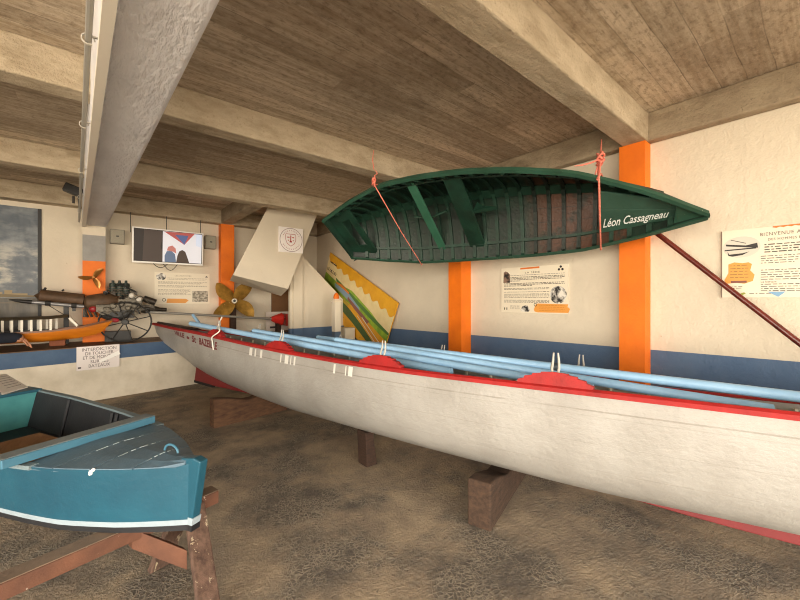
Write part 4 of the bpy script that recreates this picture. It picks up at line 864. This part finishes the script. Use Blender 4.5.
m = MB(); f.rect(m, Wd - .03, 0, Wd + .012, Hd, .006, .006); note(m.build('edge', flat('banner_edge', '#1d1b1a'), t), 'dark right hem')
m = MB(); yb = .70
for x0, x1, h in ((1.30, 1.42, .10), (1.42, 1.6, .05), (1.62, 1.7, .075), (1.7, 1.86, .03), (.9, 1.25, .06)): f.rect(m, x0, yb - .03, x1, yb + h, .0065)
m.build('far_houses', flat('print_houses', '#a4906a'), t)
m = MB(); f.shape(m, [(.6, yb - .02), (1.98, yb - .03), (1.98, yb - .005), (1.6, yb + .02), (1.4, yb + .005), (.6, yb + .02)], .007); f.rect(m, .5, .585, 1.97, .592, .007); m.build('far_bank', flat('print_bank', '#7c6c4c'), t)

# ------------------------------------------------------------------ propellers
M_bronze = mat('old_bronze', '#c99a48', '#85652b', rough=.32, metal=.6, vs=7, bump=.2, chips='#e0c47a', chip_lo=.62, chip_scale=7)
M_brass = mat('small_bronze', '#b5803f', '#8a5c2c', rough=.3, metal=.6)
def propeller(ctr, R0, angs, ax, m, label, chord=.42, hubr=.11, holec=None, stand=None):
    t = thing('propeller', label, 'propeller', ctr); ctr = V(ctr); ax = V(ax).normalized(); ux = V((0, 0, 1)).cross(ax).normalized(); uy = ax.cross(ux)
    for a in angs:
        bl = MB(); rings = []; a = math.radians(a); rd = ux * math.cos(a) + uy * math.sin(a); tg_ = ax.cross(rd)
        for k in range(13):
            u = k / 12; r = R0 * (hubr * .8 + (1 - hubr * .8) * u); w = R0 * chord * (math.sin(math.pi * (.16 + .84 * u) ** .95) ** .62 if u < 1 else .04); w = max(w, .02 * R0)
            tw = math.radians(38 - 22 * u); th = R0 * .035 * (1 - .75 * u); cd_ = tg_ * math.cos(tw) + ax * math.sin(tw); nn = rd.cross(cd_); rake = ax * (.05 * R0 * u)
            sk_ = tg_ * (R0 * .06 * math.sin(u * math.pi))
            rings.append([ctr + rd * r + rake + sk_ + cd_ * (w / 2 * x) + nn * (th * y) for x, y in ((-1, 0), (-.6, .7), (0, 1), (.6, .7), (1, 0), (.6, -.7), (0, -1), (-.6, -.7))])
        bl.loft(rings); bl.build('blade', m, t, smooth=60)
    h = MB(); h.lathe(ctr - ax * R0 * .16, ax, [(0, R0 * hubr * .8), (.02 * R0, R0 * hubr), (.26 * R0, R0 * hubr), (.32 * R0, R0 * hubr * .75)], 20); hb = h.build('hub', flat('hub_pale', '#cdc3ab', .35) if holec else m, t, smooth=40)
    if holec: h = MB(); h.lathe(ctr + ax * R0 * .155, ax, [(0, R0 * hubr * .5), (.012 * R0, R0 * hubr * .5)], 16); note(h.build('bore', flat('bore_black', '#15110d'), hb), 'black shaft hole')
    return t
py_ = 7.45; pc = onY(234.5, 301, py_); camd = (V((0, 0, EYE)) - pc).normalized()
propeller(pc, .46, (47, 132, 218, 318), (-.25, -1, .05), M_bronze, 'large bronze four-bladed propeller standing on the ledge', .60, .115, True)
sd_ = MB(); sd_.span((pc.x - .05, py_ + .06, LT), (pc.x + .05, py_ + .16, pc.z - .06)); tag(sd_.build('propeller_stand', M_darkwood, None, (pc.x, py_ + .1, LT)), 'dark wooden stand behind the large propeller', 'stand')
ps_ = onY(93.5, 277.5, 7.53)
propeller(ps_, .19, (52, 180, 292), (-.05, -1, .1), M_brass, 'small three-bladed propeller mounted on the orange column', .42, .12)
sm_ = MB(); sm_.lathe(ps_ + V((0, .02, 0)), (0, 1, 0), [(0, .02), (.06, .02)], 10)
tag(sm_.build('mounting_bolt', flat('bolt_dark', '#3a322b'), None, ps_ + V((0, .05, 0))), 'short bolt holding the small propeller to the column', 'bolt')

# ------------------------------------------------------------------ old engine with its silencer
EY = 7.365
def E(px, py, dy=0): return onY(px, py, EY + dy)
M_iron = mat('oily_iron', '#4a433a', '#2c2722', rough=.45, metal=.6, vs=20, bump=.4, bs_=60)
M_alu = mat('dull_aluminium', '#6f685b', '#3b362e', rough=.45, metal=.5, vs=16, bump=.5)
M_gclay = mat('engine_green', '#25362c', '#18231c', rough=.5, vs=20, bump=.3)
M_rust = mat('brown_rust', '#5f4630', '#453220', rough=.6, metal=.2, vs=9, bump=.4)
M_blk = mat('black_iron', '#1c1a18', '#26231f', rough=.5, vs=20)
eb = E(118, 318); en = thing('engine', 'old dark boat engine with long silencer on the ledge', 'engine', (eb.x, EY + .1, LT))
m = MB(); m.box(E(118, 305, .12), (.62, .30, .20)); m.box(E(108, 308, .08), (.30, .34, .12)); m.box(E(100, 300, .12), (.16, .24, .16)); m.box(E(131, 300, .1), (.18, .2, .14))
for px_, py2, r in ((113, 306, .05), (121, 304, .045), (128, 308, .04), (136, 306, .06)): m.lathe(E(px_, py2, -.06), (0, -1, 0), [(0, r), (.03, r), (.04, r * .6)], 14)
m.build('crankcase', M_alu, en, bevel=.02)
m = MB()
for k, px_ in enumerate((113, 119.5, 126)):
    for j in range(6): m.lathe(E(px_, 296 - 1.7 * j, .1), (0, 0, 1), [(0, .075), (.010, .075), (.011, .05), (.022, .05)], 16)
    m.lathe(E(px_, 286, .1), (0, 0, 1), [(0, .055), (.04, .05), (.05, .02), (.09, .018)], 12)
note(m.build('cylinder', M_gclay, en), 'dark green finned cylinder')
m = MB(); m.lathe(E(84, 303, .05), (1, 0, .08), [(0, .06), (.03, .11), (.2, .135), (.34, .13), (.42, .08)], 18); note(m.build('flywheel_cover', M_rust, en, smooth=40), 'brown rounded cover')
fw_ = E(104.5, 308.5, -.04); m = MB(); m.lathe(fw_, (0, -1, 0), [(0, .10), (.03, .10), (.032, .075), (.022, .07), (.022, .035), (.05, .03), (.05, .001)], 22); m.build('pulley', M_alu, en, smooth=30)
m = MB(); m.tube([E(101, 315, -.02), E(108, 318, -.03), E(118, 319, -.03), E(127, 316, -.03), E(131, 310, -.03)], .035, 8); m.box(E(121, 314, .05), (.34, .2, .12)); m.build('belt_guard', M_blk, en, smooth=40)
m = MB(); m.tube([E(128, 291, .02), E(131, 300, .0), E(136, 307, -.03), E(140, 314, -.05)], .012, 8); m.tube([E(109, 292, .02), E(106, 298, 0), E(107, 303, -.03)], .010, 8); m.tube([E(115, 286, .02), E(121, 284, .0), E(128, 288, .0), E(136, 292, .0)], .012, 8); m.tube([E(98, 309, -.02), E(101, 315, -.06), E(99, 320, -.08)], .008, 6); note(m.build('hose', M_blk, en, smooth=True), 'black hoses')
m = MB(); m.ball(E(93.5, 309, -.02), (.06, .05, .055)); note(m.build('red_fitting', flat('fitting_red', '#8d1a1e', .4), en, smooth=40), 'red fitting')
m = MB(); m.ball(E(131.7, 295.5, 0), .042); m.ball(E(138.7, 299, 0), .05); note(m.build('white_filter', flat('filter_white', '#d9d2c6', .4), en, smooth=True), 'white glass bowls')
m = MB(); p0, p1 = E(143.5, 298.5, .06), E(155.5, 302.5, .06); m.tube([p0, p1], .055, 14); m.box(E(145, 308, .05), (.25, .14, .09)); m.lathe(E(141, 309, .04), (1, 0, -.05), [(0, .06), (.05, .075), (.2, .06), (.26, .035), (.36, .03)], 14); m.build('starter_motor', M_iron, en, smooth=40)
m = MB(); p0, p1 = E(40, 296, .12), E(83.5, 300.5, .12); ax_ = (p1 - p0); L = ax_.length; m.lathe(p0, ax_, [(-.06, .005), (-.02, .05), (0, .10), (.01, .103), (.03, .098), (L * .5, .098), (L - .03, .1), (L, .1), (L + .01, .06)], 20); o = m.build('silencer', M_rust, en, smooth=40)
m = MB(); m.tube([E(44, 290, .1), E(46, 287.5, .1)], .015, 8); m.tube([E(62, 291, .1), E(64, 289.5, .1)], .012, 8); m.build('lug', M_blk, o)
m = MB(); p0, p1 = E(31, 302, .0), E(84, 306.5, .0); m.tube([p0, p1], .026, 12); note(m.build('tail_shaft', flat('shaft_grey', '#8d8c8c', .35, 0, .4), en, smooth=True), 'pale grey shaft tube')
m = MB(); m.tube([E(9, 299.7, -.0), E(20, 301, 0), E(32, 302.2, 0)], [.008, .024, .030], 12); note(m.build('shaft_tip', M_blk, en, smooth=True), 'black pointed shaft end')
m = MB()
for px_ in (48, 74): m.lathe(E(px_, 303.2 if px_ < 60 else 305.4, 0), (1, 0, -.07), [(-.03, .038), (.03, .038)], 12)
m.box(E(74, 309.5, 0), (.04, .04, .05)); m.build('clamp', M_blk, en)
m = MB(); 
for px_ in (86, 90, 95): m.tube([E(px_, 304, .02), E(px_ - 1, 311, -.03), E(px_ + 2, 317, -.02)], .016, 7)
m.box(E(85, 313, .02), (.05, .06, .12)); m.build('gear_lever', M_iron, en, smooth=40)
m = MB(); m.box((E(118, 320, .16).x, EY + .18, LT + .08), (.34, .12, .16)); note(m.build('cradle', M_blk, en), 'black supporting cradle')
m = MB(); m.span((E(66, 320, .14).x - .03, EY + .17, LT), (E(66, 320, .14).x + .03, EY + .23, E(66, 299, .12).z - .09)); note(m.build('prop', M_blk, en), 'black prop under the silencer')
m = MB(); p0, p1 = E(48, 305, -.02), E(76, 322, -.04); m.tube([p0, p1], .005, 6); note(m.build('stay_wire', M_blk, en), 'thin stay wire')
rr = random.Random(11)
for k in range(16):   # small fittings all over the block
    q0 = E(rr.uniform(98, 150), rr.uniform(292, 315), rr.uniform(-.10, .06)); m = MB()
    if k % 3 == 0: m.box(q0, (rr.uniform(.04, .09), .05, rr.uniform(.03, .07)), Matrix.Rotation(rr.uniform(-.6, .6), 3, 'Y'))
    elif k % 3 == 1: m.lathe(q0, (rr.uniform(-.4, .4), -1, rr.uniform(-.4, .4)), [(0, .03), (.03, .034), (.035, .018), (.06, .016)], 10)
    else: m.tube(spline([q0, q0 + V((.07, -.03, .05)), q0 + V((.15, -.04, -.02)), q0 + V((.20, 0, -.08))]), .009, 6)
    m.build(('bracket', 'bolt_head', 'fuel_pipe')[k % 3], (M_iron, M_alu, M_blk)[(k * 5) % 3], en, smooth=40)
# spoked wheel
wc = onY(125.5, 322, 7.22); wr = .335; wax = V((-.30, -1, .04)).normalized(); wu = V((0, 0, 1)).cross(wax).normalized(); wv = wax.cross(wu); wr = wc.z - LT - .012
wh = thing('spoked_wheel', 'thin black spoked wheel leaning in front of the engine', 'wheel', (wc.x, wc.y, LT))
m = MB(); m.loft([[wc + (wu * math.cos(a) * 1.12 + wv * math.sin(a)) * (wr + .011 * math.cos(b)) + wax * .011 * math.sin(b) for b in [2 * math.pi * j / 8 for j in range(8)]] for a in [2 * math.pi * k / 40 for k in range(41)]], True, False); m.build('rim', M_blk, wh, smooth=True)
for k in range(8):
    a = 2 * math.pi * (k + .35) / 8; m = MB(); m.tube([wc + wax * .03 + (wu * math.cos(a) * 1.12 + wv * math.sin(a)) * .03, wc + (wu * math.cos(a) * 1.12 + wv * math.sin(a)) * wr], .008, 6); m.build('spoke', M_blk, wh, smooth=True)
m = MB(); m.lathe(wc - wax * .02, wax, [(0, .045), (.07, .045), (.075, .02)], 14); m.build('hub', M_blk, wh, smooth=40)
m = MB(); m.ball(wc + wax * .035 - wu * .13 + V((0, 0, .03)), (.06, .03, .035)); note(m.build('red_grip', flat('grip_red', '#a02b35'), wh, smooth=True), 'red grip near the hub')

# shaft with red cone
cp0, cp1 = onY(150, 312, 7.12), onY(279, 319.2, 7.20)
sc_ = thing('propeller_shaft', 'long grey shaft with red conical end lying along the ledge', 'shaft', (cp0 + cp1) / 2)
m = MB(); m.tube([cp0, cp1], .022, 10); m.build('rod', flat('rod_grey', '#8b8880', .35, 0, .3), sc_, smooth=True)
ax_ = (cp1 - cp0).normalized(); m = MB(); m.lathe(cp1 - ax_ * .16, ax_, [(0, .03), (.01, .045), (.2, .13), (.215, .13), (.22, .05)], 8); cn = note(m.build('cone', flat('cone_red', '#c02318', .4), sc_), 'red faceted cone')
m = MB(); m.tube([cp1 - ax_ * .14 + V((0, -.03, .0)), cp1 + ax_ * .12 + V((0, -.06, .02))], .012, 6); m.box(cp1 + ax_ * .13, (.03, .2, .24)); note(m.build('flange', flat('flange_red', '#a52a20', .4), cn), 'dull red flange')
for pxx in (278,):
    q = onY(pxx, 315, 7.22); m = MB(); m.span((q.x - .04, q.y + (-.06 if pxx < 200 else -.05), LT), (q.x + .04, q.y + .05, onY(pxx, 312.2 if pxx < 200 else 319, 7.2).z - .022)); m.build('rest', M_darkwood, sc_)
# card + brown panel behind
f = Fr(onY(265.5, 327, 7.74), (1, 0, 0), (0, .06, 1)); wq = onY(289, 320, 7.74).x - f.o.x; hq = onY(265, 312, 7.74).z - f.o.z; f = Fr(V((f.o.x, 7.7, LT)), (1, 0, 0), (0, .06, 1)); hq = onY(265, 312, 7.74).z - LT
t = thing('placard', 'small white placard behind the red cone on the ledge', 'sign', f.p(wq / 2, 0))
m = MB(); f.rect(m, 0, 0, wq, hq, 0, .01); m.build('plate', flat('placard_white', '#dccfc4'), t)
m = MB(); f.rect(m, wq * .12, hq * .62, wq * .42, hq * .68, .0105); f.rect(m, wq * .18, hq * .62, wq * .3, hq * .74, .0105); f.rect(m, wq * .15, hq * .14, wq * .62, hq * .24, .0105); m.build('print', flat('placard_ink', '#3b3236'), t)
m = MB(); a, b = onY(272, 291, 7.78), onY(290, 311, 7.78); m.span((a.x, 7.78, LT), (b.x + .05, 7.82, onY(272, 288, 7.78).z)); tag(m.build('brown_board', mat('hardboard_brown', '#7a5534', '#6a492b', rough=.7), None, ((a.x + b.x) / 2, 7.8, LT)), 'brown hardboard sheet standing below the stair soffit', 'board')

# ------------------------------------------------------------------ model boat on the ledge front
MY = 6.97
def Mo(px, py, dy=0): return onY(px, py, MY + dy)
md = thing('model_boat', 'orange model passenger boat with dark roof on the ledge', 'model boat', (Mo(30, 338).x, MY + .1, LT))
xs0, xs1 = Mo(-60, 330).x, Mo(113, 322).x
M_morange = mat('model_orange', '#c97518', '#b5640f', rough=.35, vs=4, stretch=(1, 1, 8)); M_mwood = mat('model_wood', '#7a4a22', '#5d3617', rough=.4)
m = MB(); rings = []; N = 24
for i in range(N + 1):
    u = i / N; x = xs0 + (xs1 - xs0) * u; zt0 = lerp(u, [0, .35, .6, .8, 1], [Mo(0, 334).z] * 2 + [Mo(40, 331.5).z, Mo(80, 327).z, Mo(112, 320.5).z]); zb0 = lerp(u, [0, .55, .75, .9, 1], [LT + .088, LT + .092, LT + .115, LT + .16, zt0 - .02])
    w = .16 * math.sin(math.pi * min(1, (.5 + .5 * (1 - u) / .55) if u > .45 else 1) * .5 * (1 if u <= .45 else 1)) if u <= .45 else .16 * max(.04, (1 - ((u - .45) / .55) ** 2.2))
    w = max(w, .006); yc = MY + .17 + .0
    rings.append([V((x, yc - w, zt0)), V((x, yc - w * .92, zb0 + (zt0 - zb0) * .4)), V((x, yc - w * .5, zb0)), V((x, yc + w * .5, zb0)), V((x, yc + w * .92, zb0 + (zt0 - zb0) * .4)), V((x, yc + w, zt0))])
m.loft(rings); m.build('hull', M_morange, md, smooth=50)
m = MB(); m.loft([[r[0] + V((0, -.008, -.012)), r[0] + V((0, -.008, .012)), r[0] + V((0, .02, .012)), r[0] + V((0, .02, -.012))] for r in rings]); m.loft([[r[5] + V((0, -.02, -.012)), r[5] + V((0, -.02, .012)), r[5] + V((0, .008, .012)), r[5] + V((0, .008, -.012))] for r in rings]); note(m.build('gunwale', M_mwood, md), 'brown gunwale')
zr = Mo(40, 319.5).z; xr1 = Mo(68, 320).x
m = MB(); m.loft([[V((x, MY + .17 + y, zr + h + dz)) for y, h in ((-.17, 0), (-.1, .03), (0, .04), (.1, .03), (.17, 0), (0, -.005))] for x, dz in ((xs0 + .1, -.01), (xr1 - .2, 0), (xr1, .02))]); note(m.build('roof', M_blk if False else mat('model_roof', '#4f4027', '#3a2f1d', rough=.7), md, smooth=40), 'dark brown cabin roof')
for px_ in (2, 11.5, 21.5, 31, 40.5, 50.5):
    a = Mo(px_, 330); m = MB(); m.span((a.x - .012, MY + .02, Mo(30, 331.5).z - .01), (a.x + .012, MY + .035, zr + .005)); note(m.build('post', flat('model_white', '#e6e0d0'), md), 'white roof post')
    m = MB(); m.span((a.x + .03, MY + .29, Mo(30, 332).z - .01), (a.x + .055, MY + .31, zr + .005)); note(m.build('post', MATS['model_white'], md), 'white roof post')
m = MB(); m.span((xs0 + .15, MY + .1, Mo(30, 333).z - .03), (xr1 - .1, MY + .24, Mo(30, 331).z + .0)); m.build('cabin_floor', M_blk, md)
m = MB(); m.prism([V((Mo(68, 320).x, MY + .04, zr - .0)), V((Mo(70, 319).x, MY + .04, zr + .02)), V((Mo(78, 326).x, MY + .04, Mo(78, 325).z)), V((Mo(76.5, 327).x, MY + .04, Mo(78, 327).z))], (0, .2, 0)); note(m.build('windscreen', MATS['model_white'], md), 'white sloping windscreen')
m = MB(); m.span((Mo(-20, 340).x, MY + .1, LT), (Mo(-20, 340).x + .08, MY + .25, LT + .092)); m.build('cradle', M_mwood, md)
a, b = onZ(49, 346.5, LT), onZ(65, 345.5, LT); m = MB(); Rz = Matrix.Rotation(math.atan2(b.y - a.y, b.x - a.x), 3, 'Z'); m.box((a + b) / 2 + V((0, .12, .0425)), ((b - a).length, .2, .085), Rz)
tag(m.build('brick', mat('brick_red', '#96593c', '#7b452d', rough=.85, bump=.4), None, (a + b) / 2, bevel=.005), 'small reddish brick on the ledge below the model boat', 'brick')

# ------------------------------------------------------------------ trunking, conduit and lamp on the girder
m = MB(); ys = [YO + (7.55 - YO) * i / 30 for i in range(31)]
m.loft([[V((L_(y) + .040, y, ZGB - .038)), V((L_(y) + .040, y, ZGB + .002)), V((L_(y) - .004, y, ZGB + .018)), V((L_(y) - .004, y, ZGB - .038))] for y in ys]); tag(m.build('cable_trunking', flat('trunking_cream', '#e6dfd0', .4), None, (L_(2), 2, ZGB)), 'cream cable trunking along the left edge of the grey girder', 'trunking')
t = thing('conduit', 'thin grey conduit pipe with clips beside the cream trunking', 'conduit', (L_(2) - .09, 2, ZGB + .03))
m = MB(); m.tube([V((L_(y) - .036, y, ZGB + .035)) for y in ys], .013, 8); m.build('pipe', flat('conduit_grey', '#8d8a83', .4), t, smooth=True)
for y in (1.2, 2.2, 3.3, 4.5, 5.7, 6.6): m = MB(); m.loft([[V((L_(y) - .036 + (.022 + .004 * j) * math.cos(a), y + d, ZGB + .035 + (.022 + .004 * j) * math.sin(a))) for j, d in ((0, -.006), (1, -.006), (1, .006), (0, .006))] for a in [math.pi * 2 * k / 12 for k in range(11)]]); m.span((L_(y) - .04, y - .004, ZGB + .05), (L_(y) - .002, y + .004, ZGB + .058)); m.build('clip', flat('clip_pale', '#b5b0a5'), t)
ql = onY(73, 190, 6.9); t = thing('spotlight', 'small black spotlight hanging beside the far end of the girder', 'lamp', ql)
m = MB(); m.box(ql, (.20, .12, .12), Matrix.Rotation(.35, 3, 'Y')); m.build('housing', M_blk, t, bevel=.015)
m = MB(); m.tube([ql + V((.05, 0, .02)), V((L_(6.9) - .03, 6.9, ZGB + .12))], .014, 8); m.build('bracket', M_blk, t)
m = MB(); m.tube([V((L_(6.9) - .10, 6.92, BB)), V((L_(6.9) - .10, 6.92, ql.z - .18))], .016, 8); tag(m.build('drop_pipe', flat('conduit_dark', '#3a342d'), None, (L_(6.9) - .1, 6.92, ql.z)), 'dark vertical pipe beside the spotlight', 'pipe')

# ------------------------------------------------------------------ person at the left, reaching over the model boat
def person():
    hd = onY(29, 343, 6.93); sh = V((-1.22, 6.62, 1.28)); pel = V((-1.50, 6.42, .93)); el = V((-.98, 6.80, .99)); wr_ = onY(19, 337.5, 6.91)
    P = {'pel': (pel, .15), 'wai': (V((-1.47, 6.45, 1.08)), .135), 'che': (V((-1.38, 6.52, 1.25)), .15), 'nec0': (V((-1.31, 6.58, 1.40)), .07), 'nec': (V((-1.27, 6.61, 1.47)), .055), 'he0': (V((-1.23, 6.65, 1.57)), .088), 'he1': (V((-1.21, 6.66, 1.66)), .085), 'he2': (V((-1.2, 6.66, 1.71)), .05),
         'sR': (sh, .075), 'eR': (el, .085), 'wR': (wr_, .072), 'sL': (V((-1.5, 6.75, 1.34)), .075), 'eL': (V((-1.52, 6.82, 1.08)), .055), 'wL': (V((-1.38, 6.88, .90)), .04), 'hL': (V((-1.32, 6.92, .84)), .03),
         'hiR': (V((-1.42, 6.36, .88)), .10), 'kR': (V((-1.40, 6.42, .48)), .07), 'aR': (V((-1.42, 6.36, .08)), .05), 'tR': (V((-1.36, 6.52, .04)), .04), 'hiL': (V((-1.6, 6.46, .88)), .10), 'kL': (V((-1.6, 6.52, .48)), .07), 'aL': (V((-1.62, 6.46, .08)), .05), 'tL': (V((-1.56, 6.62, .04)), .04)}
    fx = (hd - wr_).normalized(); dn = V((0, 0, -1)); sdv = fx.cross(dn).normalized(); palm = wr_ + fx * .07
    P['hR'] = (wr_ + fx * .025, .030); P['pR'] = (palm, .032)
    ed = [('pel', 'wai'), ('wai', 'che'), ('che', 'nec0'), ('nec0', 'nec'), ('nec', 'he0'), ('he0', 'he1'), ('he1', 'he2'), ('che', 'sR'), ('sR', 'eR'), ('eR', 'wR'), ('wR', 'hR'), ('hR', 'pR'), ('che', 'sL'), ('sL', 'eL'), ('eL', 'wL'), ('wL', 'hL'), ('pel', 'hiR'), ('hiR', 'kR'), ('kR', 'aR'), ('aR', 'tR'), ('pel', 'hiL'), ('hiL', 'kL'), ('kL', 'aL'), ('aL', 'tL')]
    for k, (o, ln) in enumerate(((-.030, .060), (-.010, .072), (.011, .068), (.030, .052))):
        P['f%da' % k] = (palm + fx * .03 + sdv * o, .0105); P['f%db' % k] = (palm + fx * (.03 + ln * .55) + sdv * o * 1.2 + dn * .012, .0095); P['f%dc' % k] = (palm + fx * (.03 + ln * .8) + sdv * o * 1.2 + dn * .045, .008)
        ed += [('pR', 'f%da' % k), ('f%da' % k, 'f%db' % k), ('f%db' % k, 'f%dc' % k)]
    P['tha'] = (palm - fx * .03 - sdv * .035 + dn * .01, .012); P['thb'] = (palm + fx * .01 - sdv * .055 + dn * .03, .010); P['thc'] = (palm + fx * .035 - sdv * .045 + dn * .05, .008)
    ed += [('hR', 'tha'), ('tha', 'thb'), ('thb', 'thc')]
    ks = list(P); me = bpy.data.meshes.new('person_tmp'); me.from_pydata([tuple(P[k][0]) for k in ks], [(ks.index(a), ks.index(b)) for a, b in ed], [])
    o = bpy.data.objects.new('person_tmp', me); C.objects.link(o); o.modifiers.new('skin', 'SKIN'); sb = o.modifiers.new('sub', 'SUBSURF'); sb.levels = 2; sb.render_levels = 2
    me.skin_vertices  # layer is created with the modifier
    for i, k in enumerate(ks):
        sv = me.skin_vertices[0].data[i]; sv.radius = (P[k][1], P[k][1]); sv.use_root = (k == 'pel')
    dg = bpy.context.evaluated_depsgraph_get(); bm = bpy.data.meshes.new_from_object(o.evaluated_get(dg)); bpy.data.objects.remove(o)
    base = V((-1.5, 6.42, 0)); vs = [v.co - base for v in bm.vertices]
    skin = mat('skin', '#c8906f', '#b57f61', rough=.5, bump=.1); jac = mat('navy_jacket', '#1b2230', '#141a26', rough=.8); tro = mat('dark_trousers', '#2a2a2c', '#1f1f22', rough=.85); shoe = flat('shoe_dark', '#1c1714')
    bm.materials.clear()
    for x in (jac, skin, tro, shoe): bm.materials.append(x)
    t = thing('person', 'person in navy jacket reaching a hand to the model boat at the left edge', 'person', base)
    for v in bm.vertices: v.co = v.co - base
    for p in bm.polygons:
        c = p.center + base; p.use_smooth = True
        p.material_index = 1 if (c.z > 1.45 or (c - wr_).dot(fx) > .004 and c.x > -1.0 or (c - V((-1.34, 6.9, .86))).length < .07) else 3 if c.z < .1 else 2 if c.z < .9 and c.x < -1.2 and c.y < 6.75 else 0
    ob = bpy.data.objects.new('body', bm); C.objects.link(ob); ob.parent = t
    m = MB(); hc = V((-1.225, 6.645, 1.625)); m.loft([[hc + V((-.012, -.012, 0)) + V((.104 * math.sin(a) * math.cos(b), .104 * math.sin(a) * math.sin(b), .125 * math.cos(a))) for b in [2 * math.pi * k / 14 for k in range(14)]] for a in [.03 + 1.45 * j / 6 for j in range(7)]]); m.build('hair', flat('hair_brown', '#2e2119', .8), t, smooth=True)
    fdir = V((.6, .75, -.25)).normalized(); fs = fdir.cross(V((0, 0, 1))).normalized()
    m = MB(); m.loft([[hc + fdir * (.085 + .028 * k2) + fs * x * .012 + V((0, 0, -.015 - .03 * (1 - k2) + z * .02)) for x, z in ((-1, 0), (0, 1), (1, 0), (0, -1))] for k2 in (0, .6, 1)]); m.build('nose', skin, t, smooth=True)
    for s_ in (-1, 1):
        m = MB(); m.ball(hc + fdir * .083 + fs * s_ * .032 + V((0, 0, -.002)), .011, 8); m.build('eye', flat('eye_dark', '#2a1d16', .3), t, smooth=True)
        m = MB(); m.ball(hc + fs * s_ * .092 + V((0, 0, -.015)), (.014, .02, .03), 8); m.build('ear', skin, t, smooth=True)
    m = MB(); m.box(hc + fdir * .086 + V((0, 0, -.058)), (.04, .012, .008), Matrix.Rotation(math.atan2(fs.y, fs.x), 3, 'Z')); m.build('mouth', flat('lips', '#9c5b50'), t)
person()

# ------------------------------------------------------------------ light, camera, view
w = bpy.data.worlds.new('sky'); bpy.context.scene.world = w; w.use_nodes = True; n, l = w.node_tree.nodes, w.node_tree.links
bg = n['Background']; tc = n.new('ShaderNodeTexCoord'); sp = n.new('ShaderNodeSeparateXYZ'); l.new(tc.outputs['Generated'], sp.inputs[0])
mr = n.new('ShaderNodeMapRange'); l.new(sp.outputs[2], mr.inputs[0]); mr.inputs[1].default_value = -.25; mr.inputs[2].default_value = .25
mx = n.new('ShaderNodeMix'); mx.data_type = 'RGBA'; l.new(mr.outputs[0], mx.inputs[0]); mx.inputs[6].default_value = (.92, .78, .60, 1); mx.inputs[7].default_value = (1.0, .935, .83, 1); l.new(mx.outputs[2], bg.inputs[0]); bg.inputs[1].default_value = 13.5
ld = bpy.data.lights.new('bay_opening', 'AREA'); ld.shape = 'RECTANGLE'; ld.size = XW - XL; ld.size_y = SL; ld.cycles.is_portal = True
lo = bpy.data.objects.new('bay_opening', ld); C.objects.link(lo); lo.location = ((XW + XL) / 2, YO, SL / 2); lo.rotation_euler = (math.radians(90), 0, 0)
ld2 = bpy.data.lights.new('side_opening', 'AREA'); ld2.shape = 'RECTANGLE'; ld2.size = BB; ld2.size_y = YL - YO; ld2.cycles.is_portal = True
lo2 = bpy.data.objects.new('side_opening', ld2); C.objects.link(lo2); lo2.location = (XL - .1, (YL + YO) / 2, BB / 2); lo2.rotation_euler = (0, math.radians(-90), 0)
cam = bpy.data.cameras.new('camera'); co_ = bpy.data.objects.new('camera', cam); C.objects.link(co_)
cam.sensor_fit = 'HORIZONTAL'; cam.sensor_width = 36; cam.lens = 36 * FPX / 800; cam.shift_y = -(300 - HY) / 800; cam.clip_start = .05
co_.location = (0, 0, EYE); co_.rotation_euler = (math.radians(90), 0, -YAW)
s = bpy.context.scene; s.camera = co_
s.view_settings.view_transform = 'Standard'; s.view_settings.look = 'None'; s.view_settings.exposure = 0.0; s.view_settings.gamma = 1; s.view_settings.use_curve_mapping = False
s.cycles.max_bounces = 10; s.cycles.diffuse_bounces = 6; s.cycles.use_denoising = True; s.cycles.filter_width = 1.1
